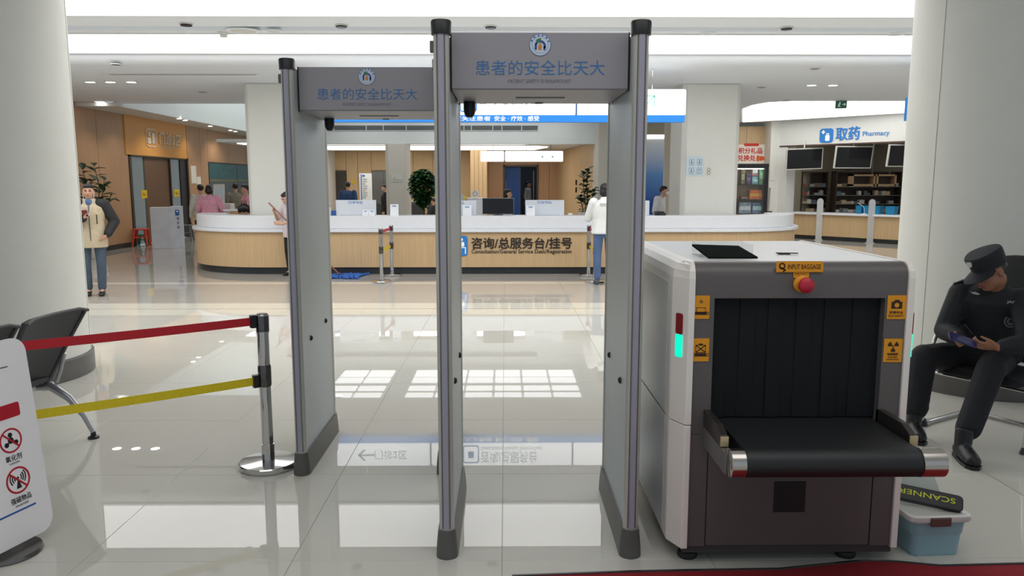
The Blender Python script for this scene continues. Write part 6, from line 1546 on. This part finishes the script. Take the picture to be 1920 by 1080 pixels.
# --- cleaner with mop, half hidden by the rear gate post
pc0 = F(551, 517)
t, root, J = person('cleaner in pale pink shirt and black trousers holding a mop by the desk', (pc0.x-0.02, pc0.y, 0), R(-38), 1.53, (222, 206, 214), (34, 30, 30), (24, 22, 24),
    dict(rel=(-0.34, -0.06, 1.13), rwr=(-0.22, -0.22, 1.30), rhd=(0.5, -0.5, 0.6), lel=(0.24, -0.1, 1.12), lwr=(0.12, -0.30, 1.06), lhd=(-0.3, -0.5, 0.1), head=(0.02, -0.10, 1.56), hpitch=R(25)), sleeve='short', coat=0.78, vox=0.010, hair='bun')
a_ = root @ V((-0.20, -0.30, 1.42)); b_ = F(636, 519); b_.z = 0.05
mp_ = thing('mop', 'blue cloth mop with long brown wooden handle on the floor by the desk', 'mop', (b_.x, b_.y, 0))
MB().tube([tuple(a_+(a_-b_).normalized()*0.06), tuple(b_)], 0.012, 8).build('handle', mt('mop_wood', (150, 96, 72), 0.5), mp_, smooth=True)
MB().cbox(b_+V((0, 0, -0.012)), (0.16, 0.06, 0.03)).build('clamp', BLACK, mp_, bevel=0.006)
MOPB = mt('mop_blue', (44, 100, 184), 0.9, var=0.3, scale=40)
random.seed(4)
for k in range(14):
    q = b_+V((-0.14+0.04*k, random.uniform(-0.02, 0.02), -0.022)); L_ = random.uniform(0.30, 0.42)
    for sg_ in (-1, 1):
        MB().loft([q, q+V((random.uniform(-0.02, 0.06), sg_*L_*0.5, -0.005)), q+V((random.uniform(0.0, 0.10), sg_*L_, -0.008))], [(0.026, 0.022), (0.028, 0.020), (0.018, 0.014)], (1, 0, 0), 8).build('mop_strand', MOPB, mp_, smooth=True)

# --- person in white hoodie and jeans at the desk
pw = F(1124, 533)
t, root, J = person('person in white hoodie and blue jeans standing with back turned at the desk', (pw.x+0.06, pw.y, 0), math.pi+R(8), 1.66, (232, 234, 232), (82, 106, 144), (70, 84, 92),
    dict(rel=(-0.25, -0.12, 1.12), rwr=(-0.18, -0.34, 1.10), rhd=(0.1, -1, 0), lel=(0.25, -0.12, 1.12), lwr=(0.18, -0.34, 1.10), lhd=(-0.1, -1, 0)), coat=0.86, vox=0.010, hair='bob', thick=1.16, face=False, topvar=0.02)
MB(root).loft([(0, 0.10, 1.30), (0, 0.14, 1.38), (0, 0.10, 1.47)], [(0.10, 0.02), (0.12, 0.04), (0.09, 0.03)], (1, 0, 0), 14).build('hood', mt('cloth_232_234_232', (232, 234, 232)), t, smooth=True)

# --- people around the left end of the desk
def at_px(px, ytop, d, h): p = U(px, 340, d); return (p.x, d, 0)
person('nurse in pink uniform with back turned behind the left end of the desk', at_px(391, 350, 18.0, 1.6), math.pi+R(10), 1.62, (236, 168, 190), (226, 170, 190), pose=dict(lel=(0.28, -0.06, 1.12), rel=(-0.28, -0.06, 1.12), lwr=(0.2, -0.25, 1.0), rwr=(-0.2, -0.25, 1.0)), hair='bob', face=False, thick=1.15)
person('dark haired person in pale shirt left of the nurse in pink', at_px(375, 350, 18.9, 1.6), math.pi+R(35), 1.63, (206, 204, 192), (60, 60, 66), hair='bun', face=False)
person('man in grey brown coat seen from behind left of the white column', at_px(441, 346, 20.6, 1.6), math.pi+R(20), 1.66, (132, 124, 108), (52, 50, 50), hair='short', face=False, thick=1.12)
person('woman in pink patterned top facing left beside the white column', at_px(460, 346, 18.6, 1.6), R(-62), 1.63, (222, 160, 172), (46, 46, 54), hair='pony', topvar=0.25)
# --- people in the back room
person('man in dark blue shirt with back turned behind the left counter screen', at_px(652, 340, 22.6, 1.7), math.pi-R(10), 1.70, (36, 66, 110), (40, 42, 48), hair='short', face=False, thick=1.12)
person('person in black coat half hidden behind the greyish column', at_px(722, 350, 23.4, 1.6), R(-80), 1.62, (22, 22, 26), (24, 24, 28), hair='short', face=True, thick=1.15)
tt = person('person in black sitting beside the ficus tree on the bench', (U(812, 380, 24.3).x, 24.33, 0), R(-70), 1.55, (24, 25, 30), (28, 28, 34), pose=dict(lhp=(0.095, 0, 0.52), rhp=(-0.095, 0, 0.52), lsh=(0.185, 0.02, 1.0), rsh=(-0.185, 0.02, 1.0), head=(0, -0.04, 1.2), lel=(0.24, 0.0, 0.75), rel=(-0.24, 0.0, 0.75), lwr=(0.12, -0.22, 0.68), rwr=(-0.12, -0.22, 0.68), lhd=(0, -1, 0), rhd=(0, -1, 0), lkn=(0.12, -0.40, 0.52), rkn=(-0.12, -0.40, 0.52), lan=(0.12, -0.40, 0.09), ran=(-0.12, -0.40, 0.09)), coat=0.46)
person('woman with dark hair in profile standing behind the black monitor', at_px(951, 353, 17.2, 1.5), R(75), 1.53, (206, 200, 204), (60, 60, 70), hair='bob')
person('person in white shirt walking in the dark corridor behind the blue door', at_px(990, 336, 29.7, 1.7), R(70), 1.72, (206, 208, 210), (60, 66, 84), hair='short')
t, root, J = person('staff member in white shirt and mask leaning at the desk right of the gate', at_px(1238, 345, 17.2, 1.6), R(58), 1.62, (222, 224, 228), (50, 52, 60), pose=dict(head=(0, -0.1, 1.56)), hair='short')
m3 = root.to_3x3().normalized()
MB().ell(root @ V((0, -0.185, 1.51)), (0.055, 0.035, 0.05), m3).build('face_mask', mt('mask_white', (232, 236, 240), 0.7), t, smooth='all')

# ================================================================== SEATED GUARD
UNI = mt('guard_uniform', (21, 23, 29), 0.78, var=0.12, scale=14, bump=0.15)
UNT = mt('guard_trousers', (22, 23, 28), 0.82, var=0.12, scale=12, bump=0.15)
gd = thing('person', 'security guard in black uniform and cap sitting and looking at a phone', 'person', (3.2, 5.0, 0))
pel, wst, chs, shm = V((3.27, 5.08, 0.51)), V((3.26, 5.06, 0.66)), V((3.215, 5.0, 0.84)), V((3.185, 4.955, 0.965))
sidev = V((0.80, -0.60, 0)).normalized()                    # towards his left shoulder
rsh, lsh = shm-sidev*0.165+V((0, 0, -0.02)), shm+sidev*0.175+V((0, 0, -0.035))
rel, rwr = V((2.945, 5.03, 0.70)), V((2.915, 4.80, 0.685))
lel, lwr = V((3.215, 4.58, 0.705)), V((3.03, 4.585, 0.68))
rhp, lhp = V((3.18, 5.15, 0.50)), V((3.33, 5.02, 0.50))
rkn, lkn = V((2.80, 5.00, 0.525)), V((3.035, 4.66, 0.525))
ran, lan = V((2.725, 4.93, 0.10)), V((2.80, 4.50, 0.10))
hc = V((3.105, 4.865, 1.115))
fd = V((-0.90, -0.22, -0.40)).normalized()                  # where the face looks
xl_ = V((0.22, -0.95, 0.10)); xl_ = (xl_-fd*xl_.dot(fd)).normalized(); zu = xl_.cross(-fd)
if zu.z < 0: zu = -zu
HR = M((xl_, -fd, zu)).transposed()
b = MB()
b.loft([pel-V((0, 0, 0.06)), pel, wst, chs, shm, shm+V((0, 0, 0.04))], [(0.12, 0.10), (0.17, 0.13), (0.15, 0.12), (0.165, 0.115), (0.14, 0.09), (0.06, 0.055)], tuple(sidev), 16)
b.limb([shm+V((-0.005, -0.01, 0.0)), hc+HR @ V((0, 0.03, -0.07))], [0.064, 0.058])
head_parts(b, hc, HR, 1.04)
for s_, e_, w_ in ((rsh, rel, rwr), (lsh, lel, lwr)): b.limb([s_, e_, w_], [0.055, 0.044, 0.029])
for h_, k_, a_ in ((rhp, rkn, ran), (lhp, lkn, lan)): b.limb([h_, k_, a_], [0.08, 0.055, 0.036])
pc = V((2.84, 4.655, 0.712))                                # phone centre
hand(b, rwr, (pc+V((-0.02, 0.05, -0.03)))-rwr, (0.75, -0.35, 0.55), (0, 0.1, 1), 34, 1.02, 0.0092)
hand(b, lwr, (pc+V((0.06, 0.0, -0.035)))-lwr, (-0.1, 0.75, 0.65), (0, 0.1, 1), 30, 1.02, 0.0092)
soft(b, 'body', SKIN2, gd, 0.0055, 5)
# jacket
b = MB()
b.loft([pel+V((0, 0, -0.02)), pel+V((0, 0, 0.05)), wst, chs, shm+V((0, 0, -0.03)), shm+V((0, 0, 0.02)), shm+V((0, -0.003, 0.065))], [(0.20, 0.155), (0.215, 0.165), (0.20, 0.165), (0.195, 0.145), (0.185, 0.12), (0.15, 0.10), (0.082, 0.075)], tuple(sidev), 22)
for s_, e_, w_ in ((rsh, rel, rwr), (lsh, lel, lwr)): b.limb([s_, s_.lerp(e_, 0.5), e_, e_.lerp(w_, 0.5), e_.lerp(w_, 0.86)], [0.082, 0.076, 0.068, 0.060, 0.048])
random.seed(2)
for s_, e_ in ((rsh, rel), (lsh, lel)):                     # cloth folds round the sleeves
    for f in (0.45, 0.65, 0.85):
        p = s_.lerp(e_, f); b.ell(p+V((random.uniform(-0.02, 0.02), random.uniform(-0.03, 0.0), 0)), (0.072, 0.072, 0.016), M.Rotation(random.uniform(-0.5, 0.5), 3, 'X') @ M.Rotation(random.uniform(-0.5, 0.5), 3, 'Y'))
jk = soft(b, 'jacket', UNI, gd, 0.008, 4)
MB().loft([shm+V((-0.004, -0.01, 0.05)), shm+V((-0.012, -0.018, 0.085)), shm+V((-0.018, -0.025, 0.105))], [(0.088, 0.085), (0.080, 0.078), (0.076, 0.074)], tuple(sidev), 22).build('collar', UNI, gd, smooth=True)
# trousers
b = MB()
b.loft([pel+V((0, 0, 0.08)), pel, pel-V((0, 0, 0.07))], [(0.18, 0.15), (0.195, 0.165), (0.17, 0.14)], tuple(sidev), 18)
for h_, k_, a_ in ((rhp, rkn, ran), (lhp, lkn, lan)):
    b.limb([h_, h_.lerp(k_, 0.55), k_, k_.lerp(a_, 0.35), k_.lerp(a_, 0.80)], [0.100, 0.094, 0.084, 0.078, 0.074])
    for f in (0.66, 0.74, 0.80): b.ell(k_.lerp(a_, f), (0.080, 0.080, 0.014), M.Rotation(random.uniform(-0.3, 0.3), 3, 'X'))
soft(b, 'trousers', UNT, gd, 0.009, 4)
# boots
BOOT = mt('guard_boot', (20, 21, 24), 0.45, var=0.1)
for a_, dirv in ((ran, V((-0.25, -0.97, 0))), (lan, V((-0.18, -0.98, 0)))):
    dirv = dirv.normalized(); sd_ = V((-dirv.y, dirv.x, 0)); g_ = V((a_.x, a_.y, 0))
    b = MB()
    b.loft([g_+V((0, 0, 0.02)), g_+V((0, 0, 0.10)), g_+V((0.01, 0.01, 0.19))], [(0.046, 0.055), (0.048, 0.056), (0.052, 0.058)], tuple(sd_), 14)
    b.loft([g_-dirv*0.07+V((0, 0, 0.045)), g_-dirv*0.05+V((0, 0, 0.05)), g_+dirv*0.04+V((0, 0, 0.058)), g_+dirv*0.12+V((0, 0, 0.048)), g_+dirv*0.175+V((0, 0, 0.042)), g_+dirv*0.20+V((0, 0, 0.036))], [(0.02, 0.03), (0.042, 0.045), (0.046, 0.055), (0.050, 0.044), (0.042, 0.036), (0.015, 0.02)], tuple(sd_), 14)
    bo = soft(b, 'boot', BOOT, gd, 0.007, 3)
    pts = [(-0.075, 0), (-0.06, -0.036), (0.0, -0.042), (0.10, -0.05), (0.17, -0.046), (0.205, -0.02), (0.205, 0.02), (0.17, 0.046), (0.10, 0.05), (0.0, 0.042), (-0.06, 0.036)]
    MB().prism([tuple((g_+dirv*p+sd_*q)[:2]) for p, q in pts][::1], 0.001, 0.022).build('sole', BLACK, bo)
    for k in range(4):
        c = g_+dirv*(0.05+0.03*k)+V((0, 0, 0.108-0.011*k)); MB().tube([tuple(c-sd_*0.022), tuple(c+V((0, 0, 0.006))), tuple(c+sd_*0.022)], 0.0028, 6).build('lace', SOFTBLACK, bo)
# cap
def CP(x, y, z): return hc + HR @ V((x*1.04, y*1.04, z*1.04))
b = MB(); rr = []
for z, rx, ry, y0 in ((0.030, 0.086, 0.106, 0.010), (0.055, 0.089, 0.110, 0.010), (0.095, 0.094, 0.114, 0.005), (0.125, 0.096, 0.116, 0.0), (0.136, 0.090, 0.110, 0.0), (0.142, 0.06, 0.075, 0.0)):
    rr.append([CP(rx*math.cos(2*math.pi*i/28), y0+ry*math.sin(2*math.pi*i/28), z-(0.012*max(0, -math.sin(2*math.pi*i/28)) if z > 0.09 else 0.0)) for i in range(28)])
CAPM = mt('cap_black', (24, 27, 33), 0.8, var=0.1, scale=60)
cp = b.rings(rr).build('cap', CAPM, gd, smooth=True)
b = MB(); rr = []
for i in range(13):
    a = R(200+140*i/12); dx, dy = math.cos(a), math.sin(a); out = 0.082*math.sin(math.pi*i/12)**0.6
    rr.append([CP(0.085*dx, 0.010+0.104*dy, 0.032), CP((0.086+out*0.55)*dx, 0.010+(0.104+out)*dy, 0.022-out*0.34), CP((0.086+out*0.55)*dx, 0.010+(0.104+out)*dy, 0.016-out*0.34), CP(0.085*dx, 0.010+0.104*dy, 0.026)])
b.rings(rr).build('brim', CAPM, cp, smooth=True)
SILVER = mt('badge_silver', (170, 174, 180), 0.4, 0.3)
bf = frame(CP(0, -0.112, 0.098), HR @ V((-1, 0, 0)), HR @ V((0, 0.12, 1)))
if (bf.col[2].to_3d()).dot(fd) < 0: bf = frame(CP(0, -0.112, 0.098), HR @ V((1, 0, 0)), HR @ V((0, 0.12, 1)))
bg = shape(bf, [(0, -0.021), (0.016, -0.012), (0.020, 0.006), (0.013, 0.018), (0.006, 0.013), (0, 0.020), (-0.006, 0.013), (-0.013, 0.018), (-0.020, 0.006), (-0.016, -0.012)], SILVER, cp, 'cap_badge', 0.006)
bg['label'] = 'silver shield badge on the cap'
# hair below the cap, glasses
b = MB(); b.ell(CP(0, 0.040, 0.010), (0.080, 0.076, 0.055), HR, 16, 10); soft(b, 'hair', mt('grey_hair', (52, 48, 46), 0.6), gd, 0.007, 2)
face_parts(gd, hc, HR, 1.04)
for x in (-1, 1):
    c = CP(x*0.030, -0.094, -0.014); rr = []
    for i in range(18):
        a = 2*math.pi*i/18; rr.append([c + HR @ V((q*math.cos(a), d_, q*0.72*math.sin(a))) for q, d_ in ((0.019, -0.001), (0.0205, -0.001), (0.0205, 0.001), (0.019, 0.001))])
    MB().rings(rr, closed=True).build('glasses_rim', DARKGREY, gd)
    MB().tube([CP(x*0.050, -0.090, -0.012), CP(x*0.074, -0.03, -0.004), CP(x*0.076, 0.02, 0.0)], 0.0016, 6).build('glasses_temple', DARKGREY, gd)
# insignia on the chest: found by rays so that they sit on the cloth
def chest(px, py, d0): return U(px, py, d0)
nrmc = V((-0.52, -0.83, 0.2)).normalized(); rgt = V((0.85, -0.53, 0)).normalized()
bpy.context.view_layer.update(); DGR = bpy.context.evaluated_depsgraph_get()
def onchest(px, py, off=0.0):          # a spot on the cloth, found by casting a ray at the finished jacket
    r = (CR @ V(((px-960)/FPX, (540-py)/FPX, -1))).normalized()
    ok, p, n, *_ = SC.ray_cast(DGR, V((0, 0, H)), r)
    if not ok or (p-V((0, 0, H))).length < 4: p, n = V((0, 0, H))+r*5.0, nrmc
    return frame(p+n*(0.002+off), V((0, 0, 1)).cross(n), (0, 0, 1))
text('JAC', onchest(1896, 568, 0.008), 0.045, 0.020, mt('patch_white', (190, 192, 196), 0.6), gd, name='name_tape', bold=0.01, depth=0.002)
ec = onchest(1894, 602, 0.002)
sp = shape(ec, circ(0.040, 28), mt('patch_grey', (120, 124, 132), 0.7), gd, 'round_patch', 0.003)
annulus(ec @ M.Translation((0, 0, 0.003)), 0.024, 0.034, mt('patch_dark', (40, 43, 50), 0.7), sp, 'patch_ring', 0.001, 28)
shape(ec @ M.Translation((0, 0, 0.003)), circ(0.014, 16), mt('patch_dark', (40, 43, 50)), sp, 'patch_centre', 0.001)
shape(onchest(1829, 549, 0.003), [(-0.035, 0.008), (-0.02, 0.002), (0.0, 0.006), (0.02, 0.0), (0.035, -0.004), (0.02, -0.012), (-0.015, -0.008)], SILVER, gd, 'wing_badge', 0.003)
mp2 = frame(lsh+V((-0.03, -0.085, -0.055)), (0.75, -0.45, 0), (0, 0, 1))
aw = shape(mp2, rrect(0.07, 0.085, 0.01), mt('armband_red', (96, 30, 44), 0.7), gd, 'arm_patch', 0.006)
shape(mp2 @ M.Translation((0, -0.028, 0.006)), rrect(0.062, 0.02, 0.003), mt('armband_pale', (206, 160, 150), 0.7), aw, 'patch_stripe', 0.001)
MB().loft([rsh+V((0.06, -0.035, 0.100)), rsh+V((0.0, -0.01, 0.090)), rsh+V((-0.05, 0.02, 0.062))], [(0.024, 0.006), (0.026, 0.007), (0.024, 0.006)], (0.5, 0.8, 0), 10).build('shoulder_tab', UNI, gd)
# pen in the pocket
q0, q1 = onchest(1811, 606, 0.012).translation, onchest(1825, 625, 0.012).translation
tag(MB().tube([tuple(q0), tuple(q1)], 0.004, 8).build('pen', mt('pen_dark', (60, 62, 66), 0.3, 0.5), None), 'thin dark pen clipped to the front of the guard uniform', 'pen')
# phone
PMX = frame(pc, V((0.80, -0.20, -0.26)), V((0.15, 0.75, 0.45)))
po = thing('smartphone', 'purple blue smartphone held in both hands of the guard', 'smartphone', tuple(pc))
MB(PMX).prism(rrect(0.165, 0.078, 0.012), -0.005, 0.004).build('case', mt('phone_purple', (56, 44, 92), 0.35), po, bevel=0.002)
MB(PMX).prism(rrect(0.155, 0.070, 0.009), 0.0042, 0.0052).build('screen', mt('phone_screen', (40, 48, 92), 0.12, emit=0.04), po)
